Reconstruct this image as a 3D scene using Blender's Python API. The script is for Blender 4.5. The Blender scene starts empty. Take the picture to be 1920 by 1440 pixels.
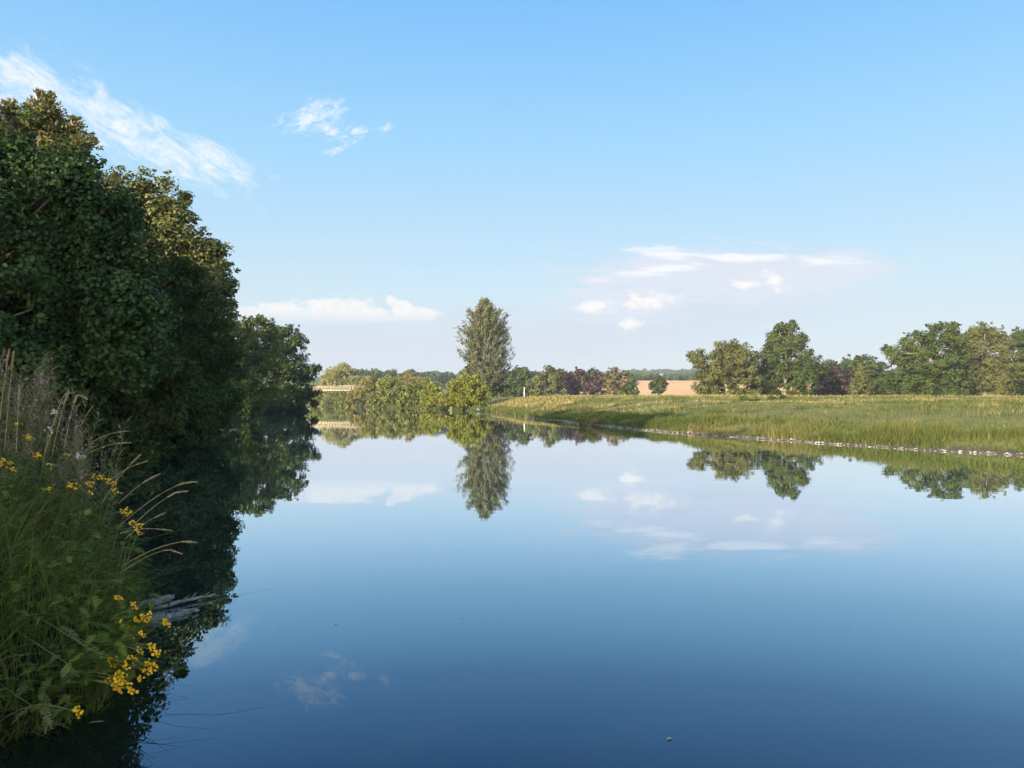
import bpy, math
import numpy as np
from math import radians, sin, cos, pi, atan, atan2, asin, sqrt

# ------------------------------------------------------------------ camera
FPX = 1443.0                      # focal length in photo pixels (1920 wide)
CAMZ = 1.6
PITCH = atan(32.0 / FPX)
sc = bpy.context.scene
COL = sc.collection
cam = bpy.data.objects.new("camera", bpy.data.cameras.new("camera"))
COL.objects.link(cam)
cam.location = (0, 0, CAMZ)
cam.rotation_euler = (radians(90) + PITCH, 0, 0)
cam.data.sensor_width = 36.0
cam.data.lens = 36.0 * FPX / 1920.0
cam.data.clip_start = 0.05
cam.data.clip_end = 12000
sc.camera = cam

SUN_AZ = radians(214)             # compass bearing of the sun, measured clockwise from +Y
SUN_EL = radians(14)
SUN_STRENGTH = 5.0
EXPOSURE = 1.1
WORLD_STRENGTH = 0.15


def ray(x, y):
    u = (x - 960.0) / FPX
    v = (720.0 - y) / FPX
    return np.array((u, cos(PITCH) - v * sin(PITCH), sin(PITCH) + v * cos(PITCH)))


def at(x, y, Y):
    d = ray(x, y)
    t = Y / d[1]
    return np.array((d[0] * t, Y, CAMZ + d[2] * t))


def azel(x, y):
    d = ray(x, y)
    d = d / np.linalg.norm(d)
    return atan2(d[0], d[1]), asin(d[2])


# ------------------------------------------------------------------ node helper
class NT:
    def __init__(self, tree):
        self.t = tree
        self.n = tree.nodes
        self.l = tree.links

    def new(self, kind, **kw):
        n = self.n.new(kind)
        for k, v in kw.items():
            setattr(n, k, v)
        return n

    def put(self, sock, v):
        if v is None:
            return
        if isinstance(v, bpy.types.NodeSocket):
            self.l.new(v, sock)
        elif isinstance(v, (tuple, list)) and len(v) == 3 and sock.type == 'RGBA':
            sock.default_value = (*v, 1)
        else:
            sock.default_value = v

    def m(self, op, a, b=None, c=None, clamp=False):
        n = self.new('ShaderNodeMath', operation=op, use_clamp=clamp)
        for i, v in enumerate((a, b, c)):
            self.put(n.inputs[i], v)
        return n.outputs[0]

    def mix(self, f, a, b, blend='MIX'):
        n = self.new('ShaderNodeMix', data_type='RGBA', blend_type=blend)
        self.put(n.inputs[0], f)
        self.put(n.inputs[6], a)
        self.put(n.inputs[7], b)
        return n.outputs[2]

    def ss(self, v, lo, hi):
        n = self.new('ShaderNodeMapRange', interpolation_type='SMOOTHSTEP')
        self.put(n.inputs[0], v)
        n.inputs[1].default_value = lo
        n.inputs[2].default_value = hi
        return n.outputs[0]

    def noise(self, vec, scale, detail=4, rough=0.55, dist=0.0):
        n = self.new('ShaderNodeTexNoise')
        self.put(n.inputs['Vector'], vec)
        n.inputs['Scale'].default_value = scale
        n.inputs['Detail'].default_value = detail
        n.inputs['Roughness'].default_value = rough
        n.inputs['Distortion'].default_value = dist
        return n.outputs[0]

    def ramp(self, f, stops, interp='LINEAR'):
        n = self.new('ShaderNodeValToRGB')
        cr = n.color_ramp
        cr.interpolation = interp
        while len(cr.elements) < len(stops):
            cr.elements.new(0.5)
        for e, (p, c) in zip(cr.elements, stops):
            e.position = p
            e.color = (*c, 1)
        self.put(n.inputs[0], f)
        return n.outputs[0]

    def xyz(self, x, y, z):
        n = self.new('ShaderNodeCombineXYZ')
        for i, v in enumerate((x, y, z)):
            self.put(n.inputs[i], v)
        return n.outputs[0]


def lin(r, g, b):
    f = lambda c: (c / 255 / 12.92) if c / 255 <= 0.04045 else ((c / 255 + 0.055) / 1.055) ** 2.4
    return (f(r), f(g), f(b))


# ------------------------------------------------------------------ sky
world = bpy.data.worlds.new("World")
sc.world = world
world.use_nodes = True
w = NT(world.node_tree)
w.n.clear()
out = w.new('ShaderNodeOutputWorld')
bg = w.new('ShaderNodeBackground')
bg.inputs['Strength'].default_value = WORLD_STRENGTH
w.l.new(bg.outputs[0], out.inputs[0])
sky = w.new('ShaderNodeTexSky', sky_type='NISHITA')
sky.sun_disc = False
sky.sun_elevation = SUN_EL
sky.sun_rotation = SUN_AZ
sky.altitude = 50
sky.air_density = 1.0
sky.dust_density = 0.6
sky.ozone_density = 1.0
tc = w.new('ShaderNodeTexCoord')
sp = w.new('ShaderNodeSeparateXYZ')
w.l.new(tc.outputs['Generated'], sp.inputs[0])
AZ = w.m('ARCTAN2', sp.outputs[0], sp.outputs[1])
EL = w.m('ARCSINE', sp.outputs[2])
elf = w.m('DIVIDE', EL, radians(60), clamp=True)
air = w.ramp(elf, [
    (0.0, lin(216, 223, 233)), (0.035, lin(212, 223, 234)), (0.09, lin(206, 225, 238)), (0.14, lin(199, 226, 243)),
    (0.20, lin(184, 221, 246)), (0.29, lin(160, 214, 251)), (0.38, lin(140, 202, 250)), (0.46, lin(122, 190, 249)),
    (0.62, lin(100, 165, 232)), (1.0, lin(70, 125, 205))])
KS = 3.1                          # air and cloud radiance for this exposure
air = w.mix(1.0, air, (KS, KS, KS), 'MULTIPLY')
skyc = w.mix(w.m('ADD', 0.12, w.m('MULTIPLY', w.ss(sp.outputs[1], -0.4, 0.25), 0.86)), w.mix(1.0, sky.outputs[0], (2.3, 2.15, 1.9), 'MULTIPLY'), air)   # evening sky on the sun's side, brightened as added fill for the shade


def cloud_mask(x, y, rx, ry, ang=0.0):
    """soft ellipse on the sky: 1 in its middle, 0 at its rim"""
    a0, e0 = azel(x, y)
    ca, sa = cos(radians(ang)), sin(radians(ang))
    da = w.m('SUBTRACT', AZ, a0)
    de = w.m('SUBTRACT', EL, e0)
    p = w.m('ADD', w.m('MULTIPLY', da, ca), w.m('MULTIPLY', de, -sa))
    q = w.m('ADD', w.m('MULTIPLY', da, sa), w.m('MULTIPLY', de, ca))
    p = w.m('DIVIDE', p, rx / FPX)
    q = w.m('DIVIDE', q, ry / FPX)
    r = w.m('SQRT', w.m('ADD', w.m('MULTIPLY', p, p), w.m('MULTIPLY', q, q)))
    return w.m('SUBTRACT', 1.0, r)


def cloud_vec(sx, sy, ang=0.0, seed=0.0):
    ca, sa = cos(radians(ang)), sin(radians(ang))
    p = w.m('ADD', w.m('MULTIPLY', AZ, ca), w.m('MULTIPLY', EL, -sa))
    q = w.m('ADD', w.m('MULTIPLY', AZ, sa), w.m('MULTIPLY', EL, ca))
    return w.xyz(w.m('MULTIPLY', p, sx), w.m('MULTIPLY', q, sy), seed)


def vmax(*a):
    r = a[0]
    for b in a[1:]:
        r = w.m('MAXIMUM', r, b)
    return r


def lay(col, dens, c, k):
    return w.mix(w.m('MULTIPLY', dens, k, clamp=True), col, tuple(3.35 * v for v in c))


WHITE = lin(248, 249, 252)
CREAM = lin(252, 248, 244)
LAV = lin(208, 216, 232)
# pale lavender layer low over the horizon
nb = w.noise(cloud_vec(5, 26, 0, 3.0), 1.0, 5, 0.55)
lowl = w.m('ADD', vmax(cloud_mask(560, 660, 700, 95), cloud_mask(1060, 630, 420, 75), cloud_mask(1330, 545, 330, 85)),
           w.m('MULTIPLY', w.m('SUBTRACT', nb, 0.5), 1.2))
skyc = lay(skyc, w.ss(lowl, 0.0, 0.75), lin(208, 217, 231), 0.72)
# long high cloud bank (right of the poplar)
nd = w.noise(cloud_vec(17, 95, 4, 7.0), 1.0, 8, 0.64, 0.3)
bank = w.m('ADD', vmax(cloud_mask(1350, 520, 330, 60, 3), cloud_mask(1500, 512, 170, 46, 3), cloud_mask(1570, 505, 120, 40, 4), cloud_mask(1420, 540, 200, 36, 2), cloud_mask(1240, 505, 160, 50, -8), cloud_mask(1180, 565, 160, 50)),
           w.m('MULTIPLY', w.m('SUBTRACT', nd, 0.5), 2.2))
skyc = lay(skyc, w.ss(bank, -0.02, 0.6), lin(219, 226, 239), 0.9)
# bright rims and puffs
nf = w.noise(cloud_vec(55, 95, 0, 11.0), 1.0, 7, 0.62)
rim = w.m('ADD', vmax(cloud_mask(1250, 474, 100, 13, 10), cloud_mask(1390, 482, 120, 11, 3), cloud_mask(1560, 490, 80, 9, 3), cloud_mask(1230, 508, 120, 12, -5)),
          w.m('MULTIPLY', w.m('SUBTRACT', nd, 0.5), 3.0))
skyc = lay(skyc, w.ss(rim, 0.0, 0.9), WHITE, 0.8)
puff = w.m('ADD', vmax(cloud_mask(1118, 574, 60, 24), cloud_mask(1215, 563, 75, 24), cloud_mask(1452, 527, 46, 24, 35), cloud_mask(1398, 533, 42, 14),
                       cloud_mask(1178, 611, 32, 26), cloud_mask(1235, 570, 30, 18)),
           w.m('MULTIPLY', w.m('SUBTRACT', nf, 0.5), 2.6))
skyc = lay(skyc, w.ss(puff, 0.2, 0.95), CREAM, 0.9)
# cumulus bank over the far trees, flat base
nc = w.noise(cloud_vec(48, 70, 0, 5.0), 1.0, 7, 0.6)
cum = w.m('ADD', vmax(cloud_mask(640, 586, 110, 38), cloud_mask(520, 592, 110, 30), cloud_mask(430, 594, 140, 30), cloud_mask(752, 582, 30, 28), cloud_mask(735, 566, 14, 14),
                      cloud_mask(780, 588, 62, 17), cloud_mask(690, 590, 80, 24), cloud_mask(300, 590, 150, 34)),
          w.m('MULTIPLY', w.m('SUBTRACT', nc, 0.5), 1.5))
_, eb = azel(640, 606)
_, et = azel(640, 582)
cumd = w.m('MULTIPLY', w.ss(cum, 0.1, 0.5), w.ss(EL, eb - 0.004, et))
cumb = w.noise(cloud_vec(70, 110, 0, 15.0), 1.0, 6, 0.6)
skyc = lay(skyc, w.m('MULTIPLY', cumd, w.m('ADD', 0.62, w.m('MULTIPLY', w.ss(cumb, 0.3, 0.7), 0.38))), lin(251, 247, 244), 0.9)
_, eg = azel(640, 594)
skyc = lay(skyc, w.m('MULTIPLY', cumd, w.m('SUBTRACT', 1.0, w.ss(EL, eg - 0.004, eg + 0.012))), lin(226, 229, 238), 0.55)
# diagonal streak upper left
ns = w.noise(cloud_vec(26, 62, 24, 1.5), 1.0, 9, 0.68, 0.5)
st = w.m('ADD', vmax(cloud_mask(230, 240, 300, 62, 22), cloud_mask(60, 165, 150, 75, 20), cloud_mask(400, 305, 120, 48, 15), cloud_mask(20, 130, 70, 34, 10), cloud_mask(-120, 120, 200, 90, 15)),
         w.m('MULTIPLY', w.m('SUBTRACT', ns, 0.5), 2.6))
nsf = w.noise(cloud_vec(90, 170, 24, 4.5), 1.0, 6, 0.65)
skyc = lay(skyc, w.m('MULTIPLY', w.ss(st, 0.12, 1.15), w.m('ADD', 0.5, w.m('MULTIPLY', w.ss(nsf, 0.3, 0.7), 0.5))), WHITE, 0.95)
# small wisps
nw = w.noise(cloud_vec(50, 110, -20, 9.5), 1.0, 9, 0.7, 0.8)
wi = w.m('ADD', vmax(cloud_mask(585, 218, 95, 42, -18), cloud_mask(618, 243, 75, 30, 12), cloud_mask(665, 245, 40, 18), cloud_mask(722, 242, 45, 15, -10),
                     cloud_mask(634, 280, 40, 13, -15)),
         w.m('MULTIPLY', w.m('SUBTRACT', nw, 0.5), 3.0))
skyc = lay(skyc, w.ss(wi, 0.25, 1.35), WHITE, 0.8)
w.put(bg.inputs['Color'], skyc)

# ------------------------------------------------------------------ sun
sl = bpy.data.lights.new("sun", 'SUN')
sl.energy = SUN_STRENGTH
sl.angle = radians(0.53)
sl.color = (1.0, 0.83, 0.62)
sun = bpy.data.objects.new("sun", sl)
COL.objects.link(sun)
sun.rotation_euler = (radians(90) - SUN_EL, 0, pi - SUN_AZ)
SUNDIR = np.array((sin(SUN_AZ) * cos(SUN_EL), cos(SUN_AZ) * cos(SUN_EL), sin(SUN_EL)))

vs = sc.view_settings
sc.display_settings.display_device = 'sRGB'
vs.view_transform = 'Standard'
vs.look = 'None'
vs.exposure = EXPOSURE
vs.gamma = 1
vs.use_curve_mapping = False
cy = sc.cycles
cy.max_bounces = 5
cy.diffuse_bounces = 3
cy.glossy_bounces = 3
cy.transmission_bounces = 3
cy.transparent_max_bounces = 4
cy.volume_bounces = 0
cy.caustics_reflective = False
cy.caustics_refractive = False
cy.use_denoising = True
cy.use_adaptive_sampling = True
cy.adaptive_threshold = 0.012

# ------------------------------------------------------------------ materials


def mat(name):
    m = bpy.data.materials.new(name)
    m.use_nodes = True
    t = NT(m.node_tree)
    t.n.clear()
    o = t.new('ShaderNodeOutputMaterial')
    return m, t, o


def leaf_mat(name, stops, trans=0.3, rough=0.55, spec=0.25, tcol=(1.25, 1.2, 0.6)):
    """foliage: colour picked by each leaf's own 'tint' value"""
    m, t, o = mat(name)
    a = t.new('ShaderNodeAttribute', attribute_name='tint')
    c = t.ramp(a.outputs['Fac'], stops)
    p = t.new('ShaderNodeBsdfPrincipled')
    t.put(p.inputs['Base Color'], c)
    p.inputs['Roughness'].default_value = rough
    p.inputs['Specular IOR Level'].default_value = spec
    tr = t.new('ShaderNodeBsdfTranslucent')
    t.put(tr.inputs[0], t.mix(1.0, c, tcol, 'MULTIPLY'))
    mx = t.new('ShaderNodeMixShader')
    mx.inputs[0].default_value = trans
    t.l.new(p.outputs[0], mx.inputs[1])
    t.l.new(tr.outputs[0], mx.inputs[2])
    t.l.new(mx.outputs[0], o.inputs[0])
    return m


def plain_mat(name, c1, c2, scale=8.0, rough=0.8, bump=0.3, stretch=(1, 1, 1), metallic=0.0):
    m, t, o = mat(name)
    tcn = t.new('ShaderNodeTexCoord')
    mp = t.new('ShaderNodeMapping')
    mp.inputs['Scale'].default_value = stretch
    t.l.new(tcn.outputs['Object'], mp.inputs[0])
    n = t.noise(mp.outputs[0], scale, 6, 0.65)
    p = t.new('ShaderNodeBsdfPrincipled')
    t.put(p.inputs['Base Color'], t.ramp(n, [(0.3, c1), (0.7, c2)]))
    p.inputs['Roughness'].default_value = rough
    p.inputs['Metallic'].default_value = metallic
    b = t.new('ShaderNodeBump')
    b.inputs['Strength'].default_value = bump
    b.inputs['Distance'].default_value = 0.02
    t.l.new(n, b.inputs['Height'])
    t.l.new(b.outputs[0], p.inputs['Normal'])
    t.l.new(p.outputs[0], o.inputs[0])
    return m


M = {}
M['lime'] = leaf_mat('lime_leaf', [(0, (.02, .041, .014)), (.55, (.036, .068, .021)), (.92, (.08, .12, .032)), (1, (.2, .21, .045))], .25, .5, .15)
M['syc'] = leaf_mat('sycamore_leaf', [(0, (.06, .075, .02)), (.6, (.11, .122, .034)), (1, (.19, .175, .055))], .2, .5)
M['ash'] = leaf_mat('seeded_crown_leaf', [(0, (.08, .095, .024)), (.5, (.145, .14, .045)), (1, (.28, .235, .11))], .2, .5)
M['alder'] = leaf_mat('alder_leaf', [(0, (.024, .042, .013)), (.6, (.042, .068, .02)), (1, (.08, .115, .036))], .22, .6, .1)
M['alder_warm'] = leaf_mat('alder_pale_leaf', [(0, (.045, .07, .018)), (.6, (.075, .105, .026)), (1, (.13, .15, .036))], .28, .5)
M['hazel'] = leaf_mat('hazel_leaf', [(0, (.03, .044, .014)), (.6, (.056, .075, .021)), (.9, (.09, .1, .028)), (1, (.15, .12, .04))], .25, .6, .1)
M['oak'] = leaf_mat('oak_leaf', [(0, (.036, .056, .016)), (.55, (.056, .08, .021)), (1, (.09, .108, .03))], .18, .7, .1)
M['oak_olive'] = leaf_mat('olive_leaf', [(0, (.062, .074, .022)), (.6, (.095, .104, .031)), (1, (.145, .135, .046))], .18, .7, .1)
M['copper'] = leaf_mat('copper_beech_leaf', [(0, (.032, .018, .02)), (.6, (.06, .034, .032)), (1, (.1, .06, .045))], .2, .5, .3, (1.2, .7, .6))
M['willow'] = leaf_mat('willow_leaf', [(0, (.14, .165, .026)), (.5, (.23, .25, .04)), (1, (.36, .35, .07))], .3, .5)
M['willow_pale'] = leaf_mat('white_willow_leaf', [(0, (.18, .19, .07)), (.5, (.27, .27, .1)), (1, (.38, .36, .15))], .3, .5)
M['sallow'] = leaf_mat('sallow_leaf', [(0, (.1, .13, .032)), (.5, (.17, .2, .05)), (1, (.28, .28, .085))], .28, .5)
M['rust'] = leaf_mat('turning_leaf', [(0, (.14, .14, .036)), (.5, (.23, .21, .055)), (1, (.34, .29, .1))], .28, .5)
M['tawny'] = leaf_mat('tawny_leaf', [(0, (.09, .075, .032)), (.6, (.15, .125, .052)), (1, (.23, .19, .085))], .2, .5)
M['poplar'] = leaf_mat('poplar_leaf', [(0, (.065, .08, .036)), (.5, (.108, .122, .058)), (1, (.18, .182, .095))], .2, .5)
M['far'] = leaf_mat('far_wood_leaf', [(0, (.03, .05, .018)), (.6, (.05, .075, .025)), (1, (.085, .105, .035))], .1, .8, .1)
M['grass'] = leaf_mat('meadow_grass', [(0, (.085, .1, .03)), (.4, (.155, .16, .05)), (.7, (.25, .225, .085)), (1, (.4, .32, .17))], .3, .6, .15)
M['reed'] = leaf_mat('shore_grass', [(0, (.065, .09, .024)), (.5, (.12, .145, .04)), (.75, (.2, .18, .065)), (1, (.33, .25, .14))], .3, .6, .15)
M['straw'] = leaf_mat('dry_grass', [(0, (.17, .15, .045)), (.5, (.32, .25, .09)), (1, (.46, .35, .16))], .3, .6, .15)
M['bank'] = leaf_mat('bank_grass', [(0, (.05, .075, .016)), (.45, (.1, .135, .03)), (.7, (.16, .155, .045)), (.86, (.3, .23, .1)), (1, (.48, .36, .19))], .35, .75, .08)
M['fern'] = leaf_mat('tansy_leaf', [(0, (.075, .105, .02)), (.6, (.135, .18, .032)), (1, (.25, .28, .05))], .35, .75, .08)
M['herb'] = leaf_mat('willowherb_leaf', [(0, (.07, .09, .03)), (.6, (.14, .155, .05)), (1, (.22, .2, .08))], .3, .75, .08)
M['pod'] = leaf_mat('willowherb_pod', [(0, (.12, .1, .06)), (.6, (.21, .17, .11)), (1, (.36, .3, .23))], .3, .6)
M['pink'] = leaf_mat('pink_petal', [(0, (.38, .16, .36)), (1, (.55, .28, .5))], .35, .6, .2, (1.1, 1, 1.1))
M['yellow'] = leaf_mat('tansy_button', [(0, (.38, .2, .01)), (.6, (.6, .33, .014)), (1, (.74, .45, .03))], .1, .7, .1, (1, 1, .5))
M['seed'] = leaf_mat('seed_head', [(0, (.3, .22, .12)), (.6, (.45, .35, .21)), (1, (.6, .5, .33))], .3, .7, .1, (1, 1, .9))
M['umbel'] = leaf_mat('dry_umbel', [(0, (.42, .38, .33)), (1, (.66, .62, .55))], .2, .7, .1, (1, 1, 1))
M['bark'] = plain_mat('bark', (.05, .042, .032), (.14, .115, .085), 6, .9, .6, (1, 1, .25))
M['bark_pale'] = plain_mat('pale_bark', (.13, .11, .085), (.28, .24, .18), 4, .85, .4, (1, 1, .3))
M['stem'] = plain_mat('green_stem', (.05, .08, .02), (.12, .12, .04), 10, .7, .1)
M['straw_stem'] = plain_mat('straw_stem', (.3, .23, .11), (.46, .37, .2), 10, .7, .1)
M['drift'] = plain_mat('driftwood', (.05, .05, .05), (.34, .34, .32), 16, .8, .8, (1, 1, 1))
M['timber'] = plain_mat('bridge_timber', (.36, .29, .2), (.54, .45, .33), 5, .8, .2)
M['cable'] = plain_mat('bridge_cable', (.3, .27, .22), (.4, .37, .32), 5, .6, .1)
M['post'] = plain_mat('post_paint', (.55, .5, .42), (.75, .7, .6), 5, .8, .2)
M['bird'] = plain_mat('white_feathers', (.75, .75, .73), (.85, .85, .83), 20, .8, .2)
M['beak'] = plain_mat('dark_beak', (.04, .035, .02), (.1, .07, .03), 20, .5, .1)
M['pebble'] = leaf_mat('pebble', [(0, (.1, .088, .075)), (.55, (.2, .175, .155)), (.88, (.34, .305, .275)), (1, (.58, .54, .5))], 0.0, .8, .3)
M['floating'] = leaf_mat('floating_leaf', [(0, (.1, .09, .05)), (1, (.24, .22, .15))], .1, .6)

# ------------------------------------------------------------------ mesh helpers


def nrm(v):
    return v / np.maximum(np.linalg.norm(v, axis=-1, keepdims=True), 1e-9)


def link_mesh(name, V, Q, m, parent=None, tint=None, smooth=False, loc=None):
    """V (n,3), Q (k,4) quads (a repeated last index makes a triangle of it) -> ONE mesh object"""
    me = bpy.data.meshes.new(name)
    V = np.asarray(V, dtype=np.float32)
    Q = np.asarray(Q, dtype=np.int32)
    me.vertices.add(len(V))
    me.vertices.foreach_set('co', V.ravel())
    me.loops.add(Q.size)
    me.loops.foreach_set('vertex_index', Q.ravel())
    me.polygons.add(len(Q))
    me.polygons.foreach_set('loop_start', np.arange(0, Q.size, Q.shape[1], dtype=np.int32))
    me.polygons.foreach_set('loop_total', np.full(len(Q), Q.shape[1], dtype=np.int32))
    me.update(calc_edges=True)
    if smooth:
        me.polygons.foreach_set('use_smooth', np.ones(len(Q), dtype=bool))
    if tint is not None:
        a = me.attributes.new('tint', 'FLOAT', 'POINT')
        a.data.foreach_set('value', np.asarray(tint, dtype=np.float32))
    if m is not None:
        me.materials.append(m)
    o = bpy.data.objects.new(name, me)
    COL.objects.link(o)
    if parent is not None:
        o.parent = parent
    if loc is not None:
        o.location = loc
    return o


def tag(o, label=None, cat=None, group=None, kind=None):
    if label:
        o['label'] = label
    if cat:
        o['category'] = cat
    if group:
        o['group'] = group
    if kind:
        o['kind'] = kind
    return o


def empty(name, loc, label, cat, group=None, rz=0.0):
    o = bpy.data.objects.new(name, None)
    o.empty_display_size = 0.2
    COL.objects.link(o)
    o.location = loc
    o.rotation_euler = (0, 0, rz)
    return tag(o, label, cat, group)


class MB:
    """collects quads, then becomes one mesh object"""

    def __init__(self):
        self.V, self.Q, self.T, self.n = [], [], [], 0

    def add(self, V, Q, t=None):
        V = np.asarray(V, float).reshape(-1, 3)
        Q = np.asarray(Q, int)
        self.V.append(V)
        self.Q.append(Q + self.n)
        self.T.append(np.full(len(V), 0.5) if t is None else (np.full(len(V), t) if np.isscalar(t) else np.asarray(t)))
        self.n += len(V)

    def tube(self, P, R, sides=6, t=None, cap=True):
        P = np.asarray(P, float)
        R = np.asarray(R, float) * np.ones(len(P))
        T = np.gradient(P, axis=0)
        T = nrm(T)
        ref = np.array((0.13, 0.21, 1.0)) if abs(T[:, 2]).mean() < 0.8 else np.array((1.0, 0.17, 0.1))
        A = nrm(np.cross(T, ref))
        B = np.cross(T, A)
        th = np.arange(sides) * 2 * pi / sides
        V = P[:, None, :] + R[:, None, None] * (np.cos(th)[None, :, None] * A[:, None, :] + np.sin(th)[None, :, None] * B[:, None, :])
        k = len(P)
        i = np.arange(k - 1)[:, None] * sides
        j = np.arange(sides)[None, :]
        jn = (j + 1) % sides
        Q = np.stack((i + j, i + jn, i + sides + jn, i + sides + j), -1).reshape(-1, 4)
        V = V.reshape(-1, 3)
        if cap:
            e = np.array((P[0], P[-1]))
            V = np.concatenate((V, e))
            b0, b1 = k * sides, k * sides + 1
            c0 = np.stack((np.full(sides, b0), jn[0], j[0], j[0]), -1)
            top = (k - 1) * sides
            c1 = np.stack((np.full(sides, b1), top + j[0], top + jn[0], top + jn[0]), -1)
            self.add(V, Q, t)
            base = self.n - len(V)
            self.tri = getattr(self, 'tri', [])
            self.tri.append(c0[:, :3] + base)
            self.tri.append(c1[:, :3] + base)
        else:
            self.add(V, Q, t)

    def box(self, c, s, rz=0.0, t=None):
        x, y, z = np.array(s) / 2.0
        v = np.array([(-x, -y, -z), (x, -y, -z), (x, y, -z), (-x, y, -z), (-x, -y, z), (x, -y, z), (x, y, z), (-x, y, z)])
        ca, sa = cos(rz), sin(rz)
        v = np.stack((v[:, 0] * ca - v[:, 1] * sa, v[:, 0] * sa + v[:, 1] * ca, v[:, 2]), -1) + np.array(c)
        self.add(v, [(0, 3, 2, 1), (4, 5, 6, 7), (0, 1, 5, 4), (1, 2, 6, 5), (2, 3, 7, 6), (3, 0, 4, 7)], t)

    def beam(self, a, b, wd, h, t=None):
        """square beam from a to b"""
        a, b = np.array(a, float), np.array(b, float)
        d = nrm(b - a)
        s = nrm(np.cross(d, (0, 0, 1.0))) if abs(d[2]) < 0.95 else np.array((1.0, 0, 0))
        u = np.cross(s, d)
        c = [p + i * s * wd / 2 + j * u * h / 2 for p in (a, b) for i, j in ((-1, -1), (1, -1), (1, 1), (-1, 1))]
        self.add(c, [(0, 1, 2, 3), (7, 6, 5, 4), (0, 4, 5, 1), (1, 5, 6, 2), (2, 6, 7, 3), (3, 7, 4, 0)], t)

    def build(self, name, m, parent=None, smooth=False, loc=None):
        V = np.concatenate(self.V)
        Q = np.concatenate(self.Q)
        T = np.concatenate(self.T)
        tri = getattr(self, 'tri', None)
        if tri:
            tr = np.concatenate(tri)
            return link_mixed(name, V, Q, tr, m, parent, T, smooth, loc)
        return link_mesh(name, V, Q, m, parent, T, smooth, loc)


def link_mixed(name, V, Q, Tr, m, parent, tint, smooth, loc):
    me = bpy.data.meshes.new(name)
    V = np.asarray(V, np.float32)
    Q = np.asarray(Q, np.int32)
    Tr = np.asarray(Tr, np.int32)
    me.vertices.add(len(V))
    me.vertices.foreach_set('co', V.ravel())
    idx = np.concatenate((Q.ravel(), Tr.ravel()))
    me.loops.add(len(idx))
    me.loops.foreach_set('vertex_index', idx)
    npl = len(Q) + len(Tr)
    me.polygons.add(npl)
    tot = np.concatenate((np.full(len(Q), 4), np.full(len(Tr), 3))).astype(np.int32)
    st_ = np.concatenate(([0], np.cumsum(tot)[:-1])).astype(np.int32)
    me.polygons.foreach_set('loop_start', st_)
    me.polygons.foreach_set('loop_total', tot)
    me.update(calc_edges=True)
    if smooth:
        me.polygons.foreach_set('use_smooth', np.ones(npl, dtype=bool))
    a = me.attributes.new('tint', 'FLOAT', 'POINT')
    a.data.foreach_set('value', np.asarray(tint, np.float32))
    me.materials.append(m)
    o = bpy.data.objects.new(name, me)
    COL.objects.link(o)
    if parent is not None:
        o.parent = parent
    if loc is not None:
        o.location = loc
    return o


def rand_dirs(rng, n):
    return nrm(rng.normal(size=(n, 3)))


def leaf_quads(rng, P, N, L, Wd, direc=None, round_leaf=False, droop=0.12):
    """one folded leaf at every point P facing N"""
    n = len(P)
    L = L * rng.uniform(0.55, 1.4, n)[:, None]
    Wd = Wd * rng.uniform(0.65, 1.3, n)[:, None]
    t = rand_dirs(rng, n) if direc is None else direc
    N = nrm(N)
    t = nrm(t - N * np.sum(t * N, -1, keepdims=True) * (0.9 if direc is None else 0.0))
    b = nrm(np.cross(N, t))
    N = np.cross(t, b)
    fold = Wd * 0.22
    base = P - t * L * 0.5
    tip = P + t * L * 0.5 - N * L * droop
    if not round_leaf:
        l = P + b * Wd * 0.5 + N * fold - t * L * 0.05
        r = P - b * Wd * 0.5 + N * fold - t * L * 0.05
        V = np.stack((base, r, tip, l), 1).reshape(-1, 3)
        Q = np.arange(4 * n).reshape(n, 4)
        return V, Q, 4
    l1 = base + t * L * 0.22 + b * Wd * 0.45 + N * fold
    l2 = base + t * L * 0.68 + b * Wd * 0.46 + N * fold * 0.8
    r1 = base + t * L * 0.22 - b * Wd * 0.45 + N * fold
    r2 = base + t * L * 0.68 - b * Wd * 0.46 + N * fold * 0.8
    V = np.stack((base, l1, l2, tip, r2, r1), 1).reshape(-1, 3)
    i = np.arange(n)[:, None] * 6
    Q = np.concatenate((i + np.array([[0, 3, 2, 1]]), i + np.array([[0, 5, 4, 3]])), 1).reshape(-1, 4)
    return V, Q, 6


def blades(rng, P, h, wd, bend, segs=3, up=None, tip=0.08):
    """curved tapering grass blades rooted at P"""
    n = len(P)
    h = np.asarray(h) * np.ones(n)
    wd = np.asarray(wd) * np.ones(n)
    a = rng.uniform(0, 2 * pi, n)
    lean = np.stack((np.cos(a), np.sin(a), np.zeros(n)), -1)
    if up is not None:
        lean = nrm(lean * 0.8 + up)
    side = np.stack((-lean[:, 1], lean[:, 0], np.zeros(n)), -1)
    tw = rng.uniform(-1, 1, n)[:, None]
    side = nrm(side + tw * lean)
    be = bend * rng.uniform(0.3, 1.4, n)
    rows = []
    for k in range(segs + 1):
        t = k / segs
        c = P + np.stack((np.zeros(n), np.zeros(n), h * (t - 0.35 * be * t ** 2.2)), -1) + lean * (h * be * t ** 1.8)[:, None]
        ww = wd * (tip + (1 - tip) * (1 - t) ** 0.7) * 0.5
        rows.append(c - side * ww[:, None])
        rows.append(c + side * ww[:, None])
    V = np.stack(rows, 1).reshape(-1, 3)
    s = 2 * (segs + 1)
    i = np.arange(n)[:, None] * s
    q = np.concatenate([i + np.array([[2 * k, 2 * k + 1, 2 * k + 3, 2 * k + 2]]) for k in range(segs)], 1).reshape(-1, 4)
    return V, q, s


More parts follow.
